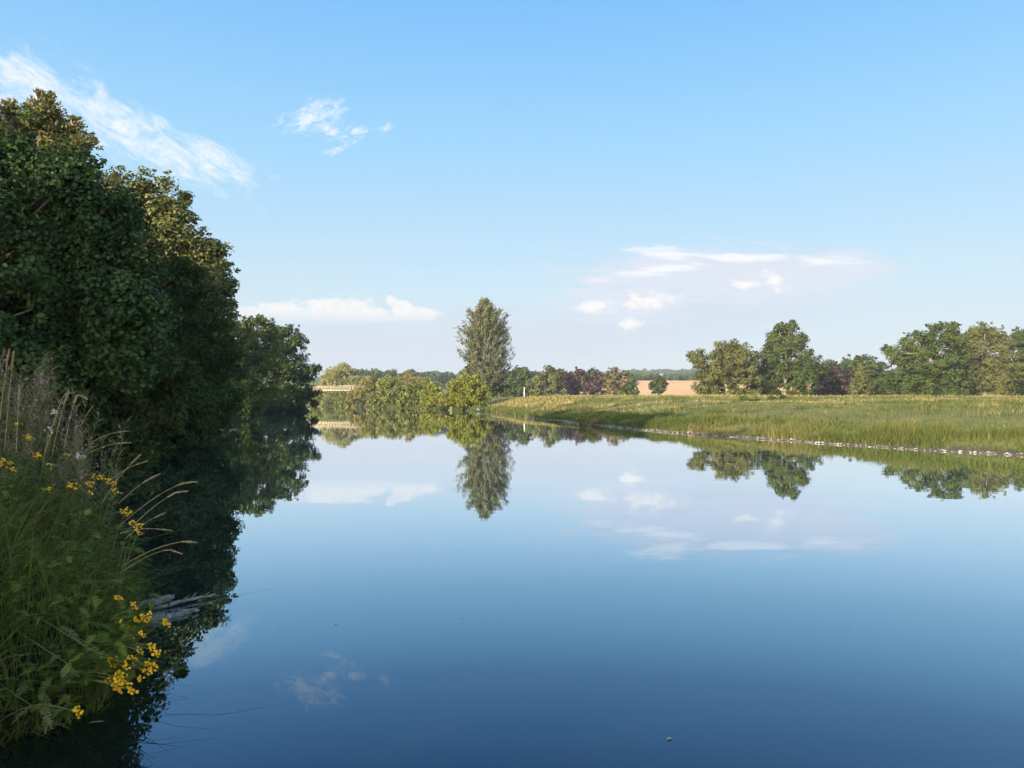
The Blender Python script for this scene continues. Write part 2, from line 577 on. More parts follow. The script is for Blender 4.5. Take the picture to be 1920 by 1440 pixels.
# ------------------------------------------------------------------ the lie of the land
_xr = np.array([(-60, 70), (0, 34), (12, 24), (18, 18.2), (22.4, 14.9), (26, 12.9), (30, 11.2), (36.6, 8.7), (46, 5.9), (55, 4.6), (63, 3.6), (70, 1.9), (84, 1.0), (96, 0),
                (115, -3.2), (128, -6.6), (138, -11.3), (165, -21), (210, -38.5), (235, -48), (252, -62), (263, -100), (290, -320), (4000, -340)], float)
_xl = np.array([(-60, -8), (-10, -4), (0, -2.8), (3, -2.6), (3.6, -2.45), (4, -2.2), (4.6, -2.3), (5, -2.5), (6, -3.1), (9, -5.3), (12, -7.9), (14, -9.2), (18, -10), (24, -11.7), (40, -16.5), (66, -25.5), (100, -30.5),
                (124, -32.5), (150, -46), (200, -82), (240, -140), (290, -350), (4000, -370)], float)


def XR(Y):
    Y = np.asarray(Y, float)
    return np.interp(Y, _xr[:, 0], _xr[:, 1]) + 0.12 * np.sin(Y * 1.7) * np.clip(Y / 30, 0, 1) + 0.35 * np.sin(Y * 0.43) * np.clip((Y - 25) / 30, 0, 1)


def XL(Y):
    Y = np.asarray(Y, float)
    return np.interp(Y, _xl[:, 0], _xl[:, 1]) + 0.1 * np.sin(Y * 2.3) * np.clip(Y / 10, 0, 1)


def sstep(a, b, x):
    t = np.clip((x - a) / (b - a), 0, 1)
    return t * t * (3 - 2 * t)


def wob(X, Y, s, seed=0):
    return (np.sin(X / s + 1.3 * seed) * np.cos(Y / s * 0.83 + 0.7 * seed) + 0.5 * np.sin(X / s * 2.3 + Y / s * 1.7 + seed) + 0.3 * np.cos(X / s * 4.1 - Y / s * 3.3 + 2 * seed)) / 1.8


def ground(X, Y):
    X, Y = np.broadcast_arrays(np.asarray(X, float), np.asarray(Y, float))
    sL = XL(Y) - X
    sR = X - XR(Y)
    zl = 0.85 * (1 - np.exp(-np.maximum(sL, 0) / 0.55)) + 0.06 * np.clip(sL, 0, 30) + 0.05 * wob(X, Y, 0.9, 3) * sstep(0.3, 2, sL)
    base = np.interp(Y, [-60, 10, 24, 40, 60, 85, 128, 150, 220, 300], [0.9, 0.85, 0.9, 1.15, 1.45, 1.75, 2.3, 2.3, 2.35, 2.6])
    zr = 0.10 * np.clip(sR / 1.0, 0, 1) + 0.35 * sstep(0.9, 2.6, sR) + (base - 0.45) * sstep(1.2, 15, sR)
    zr = zr + (0.10 * wob(X, Y, 2.3, 1) + 0.12 * wob(X, Y, 6.0, 2)) * sstep(3, 10, sR)
    zw = -0.9 * np.clip(np.minimum(-sL, -sR) / 1.5, 0, 1)
    z = np.where(sL > 0, zl, np.where(sR > 0, zr, zw))
    far = 11.5 * sstep(315, 475, Y) + (17 + 12 * sstep(20, 240, X)) * sstep(560, 1300, Y) + 3.0 * sstep(400, 900, Y) * wob(X, Y, 160, 4)
    return z + far * np.where((sL > 0) | (sR > 0), 1, 0)


rows = np.concatenate((np.linspace(-60, -4, 20), np.arange(-3, 14, 0.3), np.arange(14, 40, 0.5), np.arange(40, 80, 1.0), np.arange(80, 150, 1.6), np.arange(150, 300, 4), np.arange(300, 700, 14),
                       np.linspace(700, 1400, 40), np.linspace(1450, 3000, 14)))
offs = np.concatenate(([0, .12, .25, .4, .6, .8, 1.0, 1.2, 1.5, 1.8, 2.2, 2.6, 3, 3.6, 4.2, 5, 6, 7, 8, 9, 10, 11.5, 13, 15], np.arange(17, 60, 2.5), np.arange(60, 200, 8), np.arange(200, 520, 20), np.linspace(560, 3200, 22)))
inner = np.array([.02, .05, .12, .3, .5, .7, .88, .95, .98])
G = []
for Y in rows:
    xl, xr = float(XL(Y)), float(XR(Y))
    G.append(np.concatenate((xl - offs[::-1], xl + (xr - xl) * inner, xr + offs)))
GX = np.array(G)
GY = np.repeat(rows[:, None], GX.shape[1], 1)
GZ = ground(GX, GY)
nr, ncg = GX.shape
ii, jj = np.meshgrid(np.arange(nr - 1), np.arange(ncg - 1), indexing='ij')
GQ = np.stack((ii * ncg + jj, ii * ncg + jj + 1, (ii + 1) * ncg + jj + 1, (ii + 1) * ncg + jj), -1).reshape(-1, 4)
SH = GX - XR(GY)

m, t, o = mat('ground')
geo = t.new('ShaderNodeNewGeometry')
pos = geo.outputs['Position']
sa = t.new('ShaderNodeAttribute', attribute_name='tint')       # metres inland of the gravel shore
n1 = t.noise(pos, 0.09, 5, 0.6)
n2 = t.noise(pos, 0.9, 6, 0.65)
n3 = t.noise(pos, 9.0, 4, 0.7)
gc = t.ramp(n1, [(0.32, (.1, .125, .04)), (0.5, (.14, .16, .05)), (0.62, (.2, .185, .07)), (0.75, (.27, .225, .1))])
gc = t.mix(t.ss(n2, 0.35, 0.7), gc, (.13, .145, .05))
gc = t.mix(t.m('MULTIPLY', t.ss(n3, 0.45, 0.7), 0.5), gc, (.2, .18, .08))
gravel = t.ramp(t.noise(pos, 14.0, 5, 0.7), [(0.3, (.07, .06, .048)), (0.6, (.13, .115, .095)), (0.8, (.22, .2, .175))])
isg = t.m('MULTIPLY', t.ss(sa.outputs['Fac'], -4.0, -0.4), t.m('SUBTRACT', 1.0, t.ss(sa.outputs['Fac'], 0.9, 1.6)))
gc = t.mix(isg, gc, gravel)
spz = t.new('ShaderNodeSeparateXYZ')
t.put(spz.inputs[0], pos)
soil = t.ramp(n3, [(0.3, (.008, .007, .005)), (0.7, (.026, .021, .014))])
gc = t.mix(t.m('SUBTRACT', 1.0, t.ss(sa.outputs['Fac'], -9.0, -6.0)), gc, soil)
p = t.new('ShaderNodeBsdfPrincipled')
t.put(p.inputs['Base Color'], gc)
p.inputs['Roughness'].default_value = 0.95
p.inputs['Specular IOR Level'].default_value = 0.1
b = t.new('ShaderNodeBump')
b.inputs['Strength'].default_value = 0.6
b.inputs['Distance'].default_value = 0.15
t.l.new(n3, b.inputs['Height'])
t.l.new(b.outputs[0], p.inputs['Normal'])
t.l.new(p.outputs[0], o.inputs[0])
tag(link_mesh('ground', np.stack((GX, GY, GZ), -1).reshape(-1, 3), GQ, m, None, SH.ravel(), True), kind='structure')

# river surface
wr = np.concatenate((np.linspace(-60, 0, 10), np.linspace(2, 60, 40), np.linspace(63, 300, 80)))
fr = np.linspace(0, 1, 9)
WX = np.array([np.interp(fr, [0, 1], [float(XL(Y)) - 0.5, float(XR(Y)) + 0.5]) for Y in wr])
WY = np.repeat(wr[:, None], 9, 1)
ii, jj = np.meshgrid(np.arange(len(wr) - 1), np.arange(8), indexing='ij')
WQ = np.stack((ii * 9 + jj, ii * 9 + jj + 1, (ii + 1) * 9 + jj + 1, (ii + 1) * 9 + jj), -1).reshape(-1, 4)
m, t, o = mat('river_water')
geo = t.new('ShaderNodeNewGeometry')
mp = t.new('ShaderNodeMapping')
mp.inputs['Scale'].default_value = (0.35, 1.0, 1.0)
t.l.new(geo.outputs['Position'], mp.inputs[0])
h = t.m('ADD', t.m('MULTIPLY', t.noise(mp.outputs[0], 1.1, 3, 0.5), 0.6), t.m('MULTIPLY', t.noise(mp.outputs[0], 7.0, 2, 0.5), 0.05))
bp = t.new('ShaderNodeBump')
bp.inputs['Strength'].default_value = 1.0
bp.inputs['Distance'].default_value = 0.0022
t.l.new(h, bp.inputs['Height'])
vm = t.new('ShaderNodeVectorMath', operation='DOT_PRODUCT')
t.l.new(bp.outputs[0], vm.inputs[0])
t.l.new(geo.outputs['Incoming'], vm.inputs[1])
cosi = t.m('ABSOLUTE', vm.outputs['Value'])
# reflectance of still deep water against the angle of incidence (cosine): a mirror at grazing, weak and blue when steep
refl = t.ramp(cosi, [(0.0, (1, 1, 1)), (0.1, (.85, .9, .95)), (0.17, (.58, .7, .8)), (0.234, (.35, .48, .58)), (0.33, (.165, .232, .315)), (0.43, (.078, .112, .168)), (0.62, (.035, .055, .08)), (1.0, (.03, .04, .05))])
gl = t.new('ShaderNodeBsdfGlossy')
gl.inputs['Roughness'].default_value = 0.0
t.put(gl.inputs['Color'], refl)
t.l.new(bp.outputs[0], gl.inputs['Normal'])
df = t.new('ShaderNodeBsdfDiffuse')
df.inputs['Color'].default_value = (.004, .006, .005, 1)
mx = t.new('ShaderNodeAddShader')
t.l.new(df.outputs[0], mx.inputs[0])
t.l.new(gl.outputs[0], mx.inputs[1])
t.l.new(mx.outputs[0], o.inputs[0])
tag(link_mesh('water', np.stack((WX, WY, np.zeros_like(WX)), -1).reshape(-1, 3), WQ, m, None, None, True), kind='structure')


def sheet(name, x0, x1, y0, y1, m, lift=0.12, n=24):
    xs, ys = np.linspace(x0, x1, n), np.linspace(y0, y1, n)
    X, Y = np.meshgrid(xs, ys)
    Z = ground(X, Y) + lift
    ii, jj = np.meshgrid(np.arange(n - 1), np.arange(n - 1), indexing='ij')
    Q = np.stack((ii * n + jj, ii * n + jj + 1, (ii + 1) * n + jj + 1, (ii + 1) * n + jj), -1).reshape(-1, 4)
    return tag(link_mesh(name, np.stack((X, Y, Z), -1).reshape(-1, 3), Q, m, None, None, True), kind='structure')


m, t, o = mat('stubble')
geo = t.new('ShaderNodeNewGeometry')
wv = t.new('ShaderNodeTexWave')
mp = t.new('ShaderNodeMapping')
mp.inputs['Rotation'].default_value = (0, 0, 0.25)
mp.inputs['Scale'].default_value = (.05, .22, 0)
t.l.new(geo.outputs['Position'], mp.inputs[0])
t.l.new(mp.outputs[0], wv.inputs[0])
wv.bands_direction = 'Y'
wv.inputs['Scale'].default_value = 1.0
wv.inputs['Distortion'].default_value = 3.0
wv.inputs['Detail'].default_value = 3.0
c = t.ramp(t.m('ADD', t.m('MULTIPLY', wv.outputs['Fac'], 0.5), t.m('MULTIPLY', t.noise(geo.outputs['Position'], .06, 5, .6), 0.5)),
           [(0.25, (.47, .28, .14)), (0.55, (.57, .36, .185)), (0.8, (.65, .44, .25))])
p = t.new('ShaderNodeBsdfPrincipled')
t.put(p.inputs['Base Color'], c)
p.inputs['Roughness'].default_value = 1
p.inputs['Specular IOR Level'].default_value = 0
t.l.new(p.outputs[0], o.inputs[0])
M['stubble'] = m
sheet('stubble_field', 25, 170, 325, 478, m)
M['pasture'] = plain_mat('hill_pasture', (.3, .27, .09), (.42, .36, .14), .03, 1, 0)
sheet('hill_pasture', 186, 207, 940, 1040, M['pasture'], 0.4, 8)
sheet('hill_pasture', 214, 222, 980, 1050, M['pasture'], 0.4, 8)
sheet('hill_pasture', -330, -255, 900, 1150, plain_mat('hazy_pasture', (.24, .2, .12), (.32, .27, .17), .03, 1, 0), 0.4, 8)

# ------------------------------------------------------------------ trees


def crown_mesh(rng, lobes, rc, L, Wd, dens=1.5, spiky=0.0, flat=0.75, round_leaf=False, inner=True):
    """lobes: (x,y,z,r) in metres -> leaf clumps on the lobes' outsides"""
    lobes = np.array(lobes, float)
    Ps, Ns, Ts, Ds, cl = [], [], [], [], []
    for k, (cx, cy_, cz, r) in enumerate(lobes):
        rcl = min(rc, r * 0.55)
        nc_ = max(5, int(2.6 * (r / rcl) ** 2))
        d = rand_dirs(rng, nc_)
        rad = r * rng.uniform(0.66, 1.0, nc_) - rcl * 0.35
        if True:
            ni = max(2, int(nc_ * (.75 if inner else .35)))
            d = np.concatenate((d, rand_dirs(rng, ni)))
            rad = np.concatenate((rad, r * rng.uniform(0.1, 0.5, ni)))
        c = np.array((cx, cy_, cz)) + d * rad[:, None]
        # drop clumps buried deep in another lobe
        keep = np.ones(len(c), bool)
        for k2, (ox, oy, oz, orr) in enumerate(lobes):
            if k2 != k:
                keep &= ~(np.linalg.norm(c - np.array((ox, oy, oz)), axis=1) < orr * 0.45)
        c, d = c[keep], d[keep]
        rr = rcl * rng.uniform(0.55, 1.25, len(c))
        ns_ = max(2, int(nc_ * .4))          # sprigs standing out of the crown
        d2 = rand_dirs(rng, ns_)
        d2[:, 2] = np.where(rng.uniform(size=ns_) < .6, np.abs(d2[:, 2]), d2[:, 2])
        c = np.concatenate((c, np.array((cx, cy_, cz)) + d2 * (r * rng.uniform(0.9, 1.13 if L < .36 else 1.02, ns_))[:, None]))
        d = np.concatenate((d, d2))
        rr = np.concatenate((rr, rcl * rng.uniform(.22, .5, ns_)))
        for ci, di, ri in zip(c, d, rr):
            n = int(dens * 7.5 * ri * ri / (L * Wd) * 0.62) + 4
            q = rand_dirs(rng, n)
            u = rng.uniform(0, 1, n) ** 0.42
            off = q * (u * ri)[:, None] * np.array((1, 1, flat))
            Ps.append(ci + off)
            if L > .25:                      # far crowns: leaves face out of their clump, which then shades as one mass
                Ns.append(0.55 * di + 0.75 * q + np.array((0, 0, 0.3)) + 0.22 * rng.normal(size=(n, 3)))
            else:
                Ns.append(0.35 * di + 0.55 * q + np.array((0, 0, 0.35)) + 0.45 * rng.normal(size=(n, 3)))
            Ds.append(nrm(0.7 * q + 0.5 * di + np.array((0, 0, 0.25)) + 0.35 * rng.normal(size=(n, 3))))
            Ts.append(np.clip(0.5 * rng.uniform() + 0.5 * rng.uniform(0, 1, n) ** 1.3, 0, 1))
            cl.append(ci)
    P, N, T, D = (np.concatenate(a) for a in (Ps, Ns, Ts, Ds))
    if spiky > 0:
        V, Q, s = leaf_quads(rng, P, N, L, Wd, D, round_leaf)
    else:
        V, Q, s = leaf_quads(rng, P, N, L, Wd, None, round_leaf)
    return V, Q, np.repeat(T, s), np.array(cl)


def limb(rng, a, b, sag=0.12, n=7):
    a, b = np.array(a, float), np.array(b, float)
    t = np.linspace(0, 1, n)[:, None]
    L = np.linalg.norm(b - a)
    mid = np.array((0, 0, 1.0)) * L * sag
    p = a + (b - a) * t + mid * (4 * t * (1 - t)) * -0.5
    j = rng.normal(size=(n, 3)) * L * 0.025
    j[0] = j[-1] = 0
    return p + j


def trunk_mesh(rng, H, r0, lobes, clumps, nlimb=14, lean=(0, 0)):
    mb = MB()
    tp = np.array([(0, 0, -0.3), (0, 0, 0.05 * H), (lean[0] * .3, lean[1] * .3, 0.25 * H), (lean[0] * .6, lean[1] * .6, 0.5 * H), (lean[0], lean[1], 0.8 * H)])
    tp[1:, :2] += rng.normal(size=(4, 2)) * 0.015 * H
    mb.tube(tp, r0 * np.array((1.5, 1.05, .85, .6, .2)), 8)
    f = rng.uniform(0.25, 0.75, nlimb)
    for k in range(nlimb):
        i = f[k]
        z = i * H
        a = np.array([np.interp(z, tp[:, 2], tp[:, c]) for c in range(3)])
        tgt = clumps[rng.integers(len(clumps))] if k >= len(lobes) else lobes[k][:3]
        if tgt[2] < z * 0.7:
            tgt = tgt * np.array((1, 1, 0)) + np.array((0, 0, z * 0.9))
        P = limb(rng, a, tgt)
        mb.tube(P, np.linspace(r0 * 0.42, r0 * 0.08, len(P)), 5)
    return mb


SEED = [100]


def tree(name, label, Y, lobes, mat_, leaf, rc, dens=1.5, spiky=0.0, r0=None, bark='bark', base=None, cat='tree', group=None, flat=0.75, round_leaf=False, trunk_name='trunk', crown_name='crown', nlimb=14, jy=0.45):
    """lobes given as (x, y, r[, metres further]) on the photograph; each gets its own depth and real size at distance Y"""
    SEED[0] += 1
    rng = np.random.default_rng(SEED[0])
    s = Y / FPX
    L3 = []
    for lb in lobes:
        x, y, r = lb[:3]
        r = r * s * (1.16 if Y > 115 else 1.05)
        dy = lb[3] if len(lb) > 3 else rng.uniform(-jy, jy) * r
        c = at(x, y, Y + dy)
        L3.append((c[0], c[1], c[2], r))
    L3 = np.array(L3)
    bx = (np.sum(L3[:, 0] * L3[:, 3] ** 2) / np.sum(L3[:, 3] ** 2)) if base is None else base
    bz = float(ground(bx, Y + 0.0))
    bz = max(bz, 0.02)
    L3[:, :3] -= np.array((bx, Y, bz))
    root = empty(name, (bx, Y, bz), label, cat, group)
    V, Q, T, cl = crown_mesh(rng, L3, rc, leaf[0], leaf[1], dens * (1.6 if Y > 115 else 1.3), spiky, flat, round_leaf, Y < 45)
    # nothing grows under the ground or the water
    link_mesh(crown_name, V, Q, M[mat_], root, T)
    H = L3[:, 2].max() + 0.3 * L3[np.argmax(L3[:, 2]), 3]
    r0 = r0 or max(0.06, 0.035 * H)
    trunk_mesh(rng, H, r0, L3, cl, nlimb).build(trunk_name, M[bark], root, True)
    return root


def copy_tree(o, parent=None):
    c = o.copy()
    COL.objects.link(c)
    c.parent = parent
    for ch in o.children:
        copy_tree(ch, c)
    return c


# ---- wooded bank of the river, from the camera outwards
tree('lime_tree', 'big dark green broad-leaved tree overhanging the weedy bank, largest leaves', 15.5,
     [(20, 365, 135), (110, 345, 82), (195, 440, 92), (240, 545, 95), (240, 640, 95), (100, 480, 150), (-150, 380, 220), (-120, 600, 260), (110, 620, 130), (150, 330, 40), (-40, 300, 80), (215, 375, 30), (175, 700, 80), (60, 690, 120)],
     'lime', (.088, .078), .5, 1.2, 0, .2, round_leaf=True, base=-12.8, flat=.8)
tree('ash_tree', 'tall tree with sunlit seed-laden buff top above the dark broad-leaved tree', 25,
     [(80, 215, 40), (88, 190, 18), (38, 240, 46), (15, 205, 22), (120, 248, 42), (155, 280, 32), (70, 310, 95), (-50, 290, 90), (0, 400, 130), (150, 380, 70), (-60, 470, 140)],
     'ash', (.15, .075), .42, 1.15, 1, .22, base=-16.5)
tree('sycamore', 'sunlit olive round-headed tree rising behind the shaded bank trees', 39,
     [(235, 375, 56), (300, 385, 55), (332, 425, 50), (285, 470, 72), (385, 487, 50), (355, 545, 62), (408, 520, 36), (420, 575, 30), (428, 605, 26), (330, 610, 80), (235, 480, 90), (195, 400, 70), (430, 545, 18), (345, 375, 16), (355, 470, 40), (270, 345, 28)],
     'syc', (.17, .15), .62, 1.25, 0, .3, base=-19, flat=.7)
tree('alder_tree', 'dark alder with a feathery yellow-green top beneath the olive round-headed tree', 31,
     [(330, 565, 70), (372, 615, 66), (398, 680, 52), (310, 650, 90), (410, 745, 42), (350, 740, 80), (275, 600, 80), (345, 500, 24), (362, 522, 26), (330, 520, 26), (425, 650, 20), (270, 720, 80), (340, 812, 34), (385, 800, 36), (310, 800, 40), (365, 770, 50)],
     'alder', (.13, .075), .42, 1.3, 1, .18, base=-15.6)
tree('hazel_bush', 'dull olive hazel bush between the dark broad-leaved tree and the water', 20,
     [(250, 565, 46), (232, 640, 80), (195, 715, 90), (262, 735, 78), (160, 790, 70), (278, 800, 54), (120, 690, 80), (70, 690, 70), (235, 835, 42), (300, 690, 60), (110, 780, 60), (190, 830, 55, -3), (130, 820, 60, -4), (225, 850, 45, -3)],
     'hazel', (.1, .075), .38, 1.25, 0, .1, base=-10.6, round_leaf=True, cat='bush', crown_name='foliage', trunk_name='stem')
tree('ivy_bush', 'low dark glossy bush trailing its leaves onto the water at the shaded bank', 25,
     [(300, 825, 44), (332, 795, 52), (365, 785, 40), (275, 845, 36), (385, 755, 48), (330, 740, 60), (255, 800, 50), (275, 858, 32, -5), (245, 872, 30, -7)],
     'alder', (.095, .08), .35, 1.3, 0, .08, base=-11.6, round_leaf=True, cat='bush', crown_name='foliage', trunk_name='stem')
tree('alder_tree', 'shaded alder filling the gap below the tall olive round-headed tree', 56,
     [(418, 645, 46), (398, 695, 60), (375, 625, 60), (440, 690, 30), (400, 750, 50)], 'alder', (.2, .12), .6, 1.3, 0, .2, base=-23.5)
tree('willow_bush', 'low mid-green waterside bush drooping over dark water beyond the shaded alder', 62,
     [(436, 720, 40), (425, 755, 34), (462, 765, 24), (405, 715, 45), (395, 772, 26), (470, 735, 26)], 'alder', (.24, .1), .5, 1.3, 1, .12, base=-24.8, cat='bush', crown_name='foliage', trunk_name='stem')
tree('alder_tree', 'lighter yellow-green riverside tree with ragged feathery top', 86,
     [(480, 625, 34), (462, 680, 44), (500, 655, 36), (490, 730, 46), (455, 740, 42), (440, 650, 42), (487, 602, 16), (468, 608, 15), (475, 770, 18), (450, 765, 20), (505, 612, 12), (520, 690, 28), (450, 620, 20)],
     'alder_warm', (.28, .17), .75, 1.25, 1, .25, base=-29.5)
tree('alder_tree', 'dark alder at the river bend with a ragged limb reaching over water', 109,
     [(538, 645, 36), (553, 690, 33), (574, 697, 20), (597, 691, 8), (588, 694, 9), (583, 738, 18), (545, 735, 44), (510, 680, 38), (562, 757, 20), (588, 757, 10), (515, 745, 38), (540, 618, 12), (556, 640, 18), (530, 765, 14), (535, 767, 12), (500, 766, 18), (560, 766, 9), (515, 765, 15, -13), (498, 767, 15, -15), (531, 764, 12, -11), (480, 768, 14, -18), (520, 645, 26), (525, 625, 16)],
     'alder', (.34, .24), .8, 1.25, 0, .25, base=-32.5)
# trees further up the bank, out of the picture, that shade it in the evening
for k, (x, y, s) in enumerate(((-24, 4, 1.35), (-19, -3, 1.0), (-29, 12, 1.4), (-14, -11, .8), (-30, -1, 1.3), (-24, -11, 1.1), (-39, 46, 1.2), (-42, 68, 1.25), (-47, 76, 1.2), (-45, 92, 1.25), (-50, 99, 1.2), (-34, 27, 1.25), (-27, 18, 1.2), (-18, -14, .9), (-21, 9, 1.05))):
    if k == 0:
        rng = np.random.default_rng(77)
        bz = float(ground(x, y))
        shade = empty('bank_tree', (x, y, bz), 'tall leafy tree on the bank behind the photographer', 'tree', 'trees on the bank behind the photographer')
        lb = [(0, 0, 7.0, 3.2), (1.8, 1, 5.5, 2.6), (-2, -.6, 5.6, 2.7), (.4, -1.6, 8.6, 2.2), (-.6, 1.7, 4.4, 2.8), (1.4, -1.8, 4.2, 2.4), (0, 0, 3.0, 2.4)]
        V, Q, T, cl = crown_mesh(rng, lb, .9, .3, .24, 1.8)
        link_mesh('crown', V, Q, M['alder'], shade, T)
        trunk_mesh(rng, 9, .25, np.array(lb), cl).build('trunk', M['bark'], shade, True)
        shade.scale = (s, s, s)
    else:
        c = copy_tree(shade)
        c.location = (x, y, float(ground(x, y)))
        c.scale = (s, s, s)
        c.rotation_euler = (0, 0, k * 1.1)

# ---- far bank, from the footbridge to the poplar
FB = dict(cat='bush', crown_name='foliage', trunk_name='stem', nlimb=9)
tree('white_willow', 'pale silvery-yellow willow standing behind the footbridge', 292,
     [(640, 702, 20), (620, 710, 17), (660, 710, 18), (645, 690, 9), (627, 694, 8), (634, 688, 6), (678, 717, 12), (655, 694, 7), (608, 722, 10)], 'willow_pale', (.9, .4), 1.3, 1.15, 1)
for xx, lb, lab in ((690, [(688, 712, 14), (676, 714, 10), (700, 717, 9)], 'small round dark tree just beyond the pale willow'),
                    (735, [(735, 705, 12), (722, 707, 8), (750, 707, 9), (736, 714, 10)], 'domed dark tree standing alone above the brown sallow'),
                    (805, [(798, 710, 10), (815, 715, 11), (788, 713, 7), (832, 717, 8), (808, 718, 10)], 'low broad dark tree showing over the waterside bushes')):
    tree('round_tree', lab, 390, lb, 'oak', (1.1, .9), 1.9, 1.3)
tree('sallow_bush', 'shadowy green bush on the bank beneath the footbridge', 247,
     [(620, 749, 14, 3), (602, 748, 14, 6), (640, 748, 15, -2), (612, 741, 10, 8), (590, 746, 14, 8), (657, 751, 12, -7), (575, 747, 14, 11), (630, 742, 10, 6), (612, 756, 8, 2), (648, 756, 8, -5)], 'sallow', (.7, .35), 1.0, 1.3, 1, **FB)
tree('sallow_bush', 'tawny olive bush hiding the far end of the footbridge', 218,
     [(668, 748, 16), (692, 738, 24), (686, 722, 14), (702, 720, 14), (655, 755, 9), (705, 738, 18), (690, 715, 9)], 'rust', (.7, .3), 1.0, 1.2, 1, **FB)
tree('sallow_bush', 'rounded yellow-green sallow, widest of the waterside bushes', 191,
     [(722, 732, 20), (745, 728, 20), (712, 748, 16), (737, 748, 18), (757, 742, 16), (730, 718, 10), (700, 750, 12)], 'sallow', (.65, .28), .9, 1.25, 1, **FB)
tree('sallow_bush', 'brown-tinted sallow rising above the yellow-green waterside bushes', 242,
     [(768, 716, 13), (752, 713, 11), (787, 717, 13), (770, 704, 7), (764, 699, 4), (800, 722, 10), (735, 716, 9), (770, 730, 14)], 'rust', (.7, .3), 1.0, 1.15, 1, **FB)
tree('sallow_bush', 'green sallow with a deep shadowed side standing in the water', 170,
     [(775, 744, 19), (760, 752, 13), (785, 735, 14), (770, 730, 12), (790, 750, 14)], 'sallow', (.6, .26), .8, 1.25, 1, **FB)
tree('sallow_bush', 'upright yellow-green sallow next to the big lit willow bush', 152.5,
     [(803, 738, 17), (815, 748, 17), (800, 755, 11), (820, 732, 11), (810, 726, 8), (826, 752, 12)], 'willow', (.55, .22), .7, 1.25, 1, **FB)
tree('sallow_bush', 'small golden-leaved bush tucked beside the big lit willow bush', 143.5,
     [(836, 744, 9), (832, 755, 10), (842, 752, 9)], 'rust', (.5, .22), .6, 1.2, 1, **FB)
tree('willow_bush', 'big bright yellow-green willow bush in front of the poplar', 131.5,
     [(860, 735, 22), (885, 725, 20), (903, 738, 16), (875, 752, 20), (851, 754, 14), (895, 756, 14), (872, 712, 11), (850, 720, 10), (908, 752, 10), (890, 712, 8), (862, 716, 9)],
     'willow', (.6, .2), .7, 1.2, 1, **FB)


def poplar(name, label, x, Y, ytop, prof):
    """ascending branches from a straight stem; prof: (fraction of height, half width in px)"""
    rng = np.random.default_rng(4)
    s = Y / FPX
    b = at(x, 745, Y)
    bz = float(ground(b[0], Y))
    H = at(x, ytop, Y)[2] - bz
    root = empty(name, (b[0], Y, bz), label, 'tree')
    fr_, wd_ = np.array(prof).T
    mb = MB()
    zz = np.linspace(-.2, H * .97, 12)
    tx = np.stack((0.12 * np.sin(zz * .5), 0.1 * np.cos(zz * .4), zz), -1)
    mb.tube(tx, np.linspace(.42, .03, 12), 8)
    Ps, Ds, Ts = [], [], []
    for k in range(380):
        f0 = rng.uniform(0.03, 0.93)
        rise = rng.uniform(0.10, 0.24) * (1.15 - f0 * .6)
        f1 = min(f0 + rise, 1.0)
        R = np.interp(f1, fr_, wd_) * s * rng.uniform(0.5, 1.06)
        az = rng.uniform(0, 2 * pi)
        R *= 1 + .07 * sin(2 * az + 9 * f1) + .07 * sin(31 * f1 + az)
        out = np.array((cos(az), sin(az), 0))
        t = np.linspace(0, 1, 8)[:, None]
        P = np.array((0, 0, f0 * H)) + out * R * (t ** 0.75) + np.array((0, 0, (f1 - f0) * H)) * (t ** 1.25) + rng.normal(size=(8, 3)) * .07
        if k % 2 == 0:
            mb.tube(P, np.linspace(.075, .02, 8), 4)
        T0 = rng.uniform()
        for q in range(10):
            tq = rng.uniform(0.22, 1.0)
            i = tq * 7
            c = P[int(min(i, 6))] + (P[int(min(i, 6)) + 1] - P[int(min(i, 6))]) * (i - int(min(i, 6)))
            d = nrm(out * rng.uniform(.1, .9) + np.array((0, 0, 1.0)) + rng.normal(size=3) * .45)
            ln = rng.uniform(.5, 1.3)
            n = 14
            u = rng.uniform(0, 1, n)[:, None]
            Ps.append(c + d * ln * u + rng.normal(size=(n, 3)) * .13)
            Ds.append(nrm(d + rng.normal(size=(n, 3)) * .5))
            Ts.append(np.clip(.45 * T0 + .55 * rng.uniform(0, 1, n), 0, 1))
    P, D, T = np.concatenate(Ps), np.concatenate(Ds), np.concatenate(Ts)
    ax = P * np.array((1, 1, 0))
    V, Q, k = leaf_quads(rng, P, nrm(ax) * .9 + np.array((0, 0, .25)) + .5 * rng.normal(size=P.shape), .34, .17, D)
    link_mesh('crown', V, Q, M['poplar'], root, np.repeat(T, k))
    mb.build('trunk', M['bark_pale'], root, True)
    return root


poplar('poplar', 'tall grey-green poplar, the tallest tree on the far bank', 909, 166, 567,
       [(0, 26), (.1, 44), (.25, 50), (.4, 54), (.5, 58), (.6, 56), (.7, 50), (.8, 42), (.88, 33), (.94, 23), (1, 5)])
tree('scrub_bush', 'russet-green scrub at the foot of the poplar', 168,
     [(925, 728, 16), (945, 735, 12), (905, 725, 16), (890, 735, 12), (930, 712, 12), (880, 700, 14), (895, 690, 14)], 'oak_olive', (.5, .28), .8, 1.0, 1, **FB)

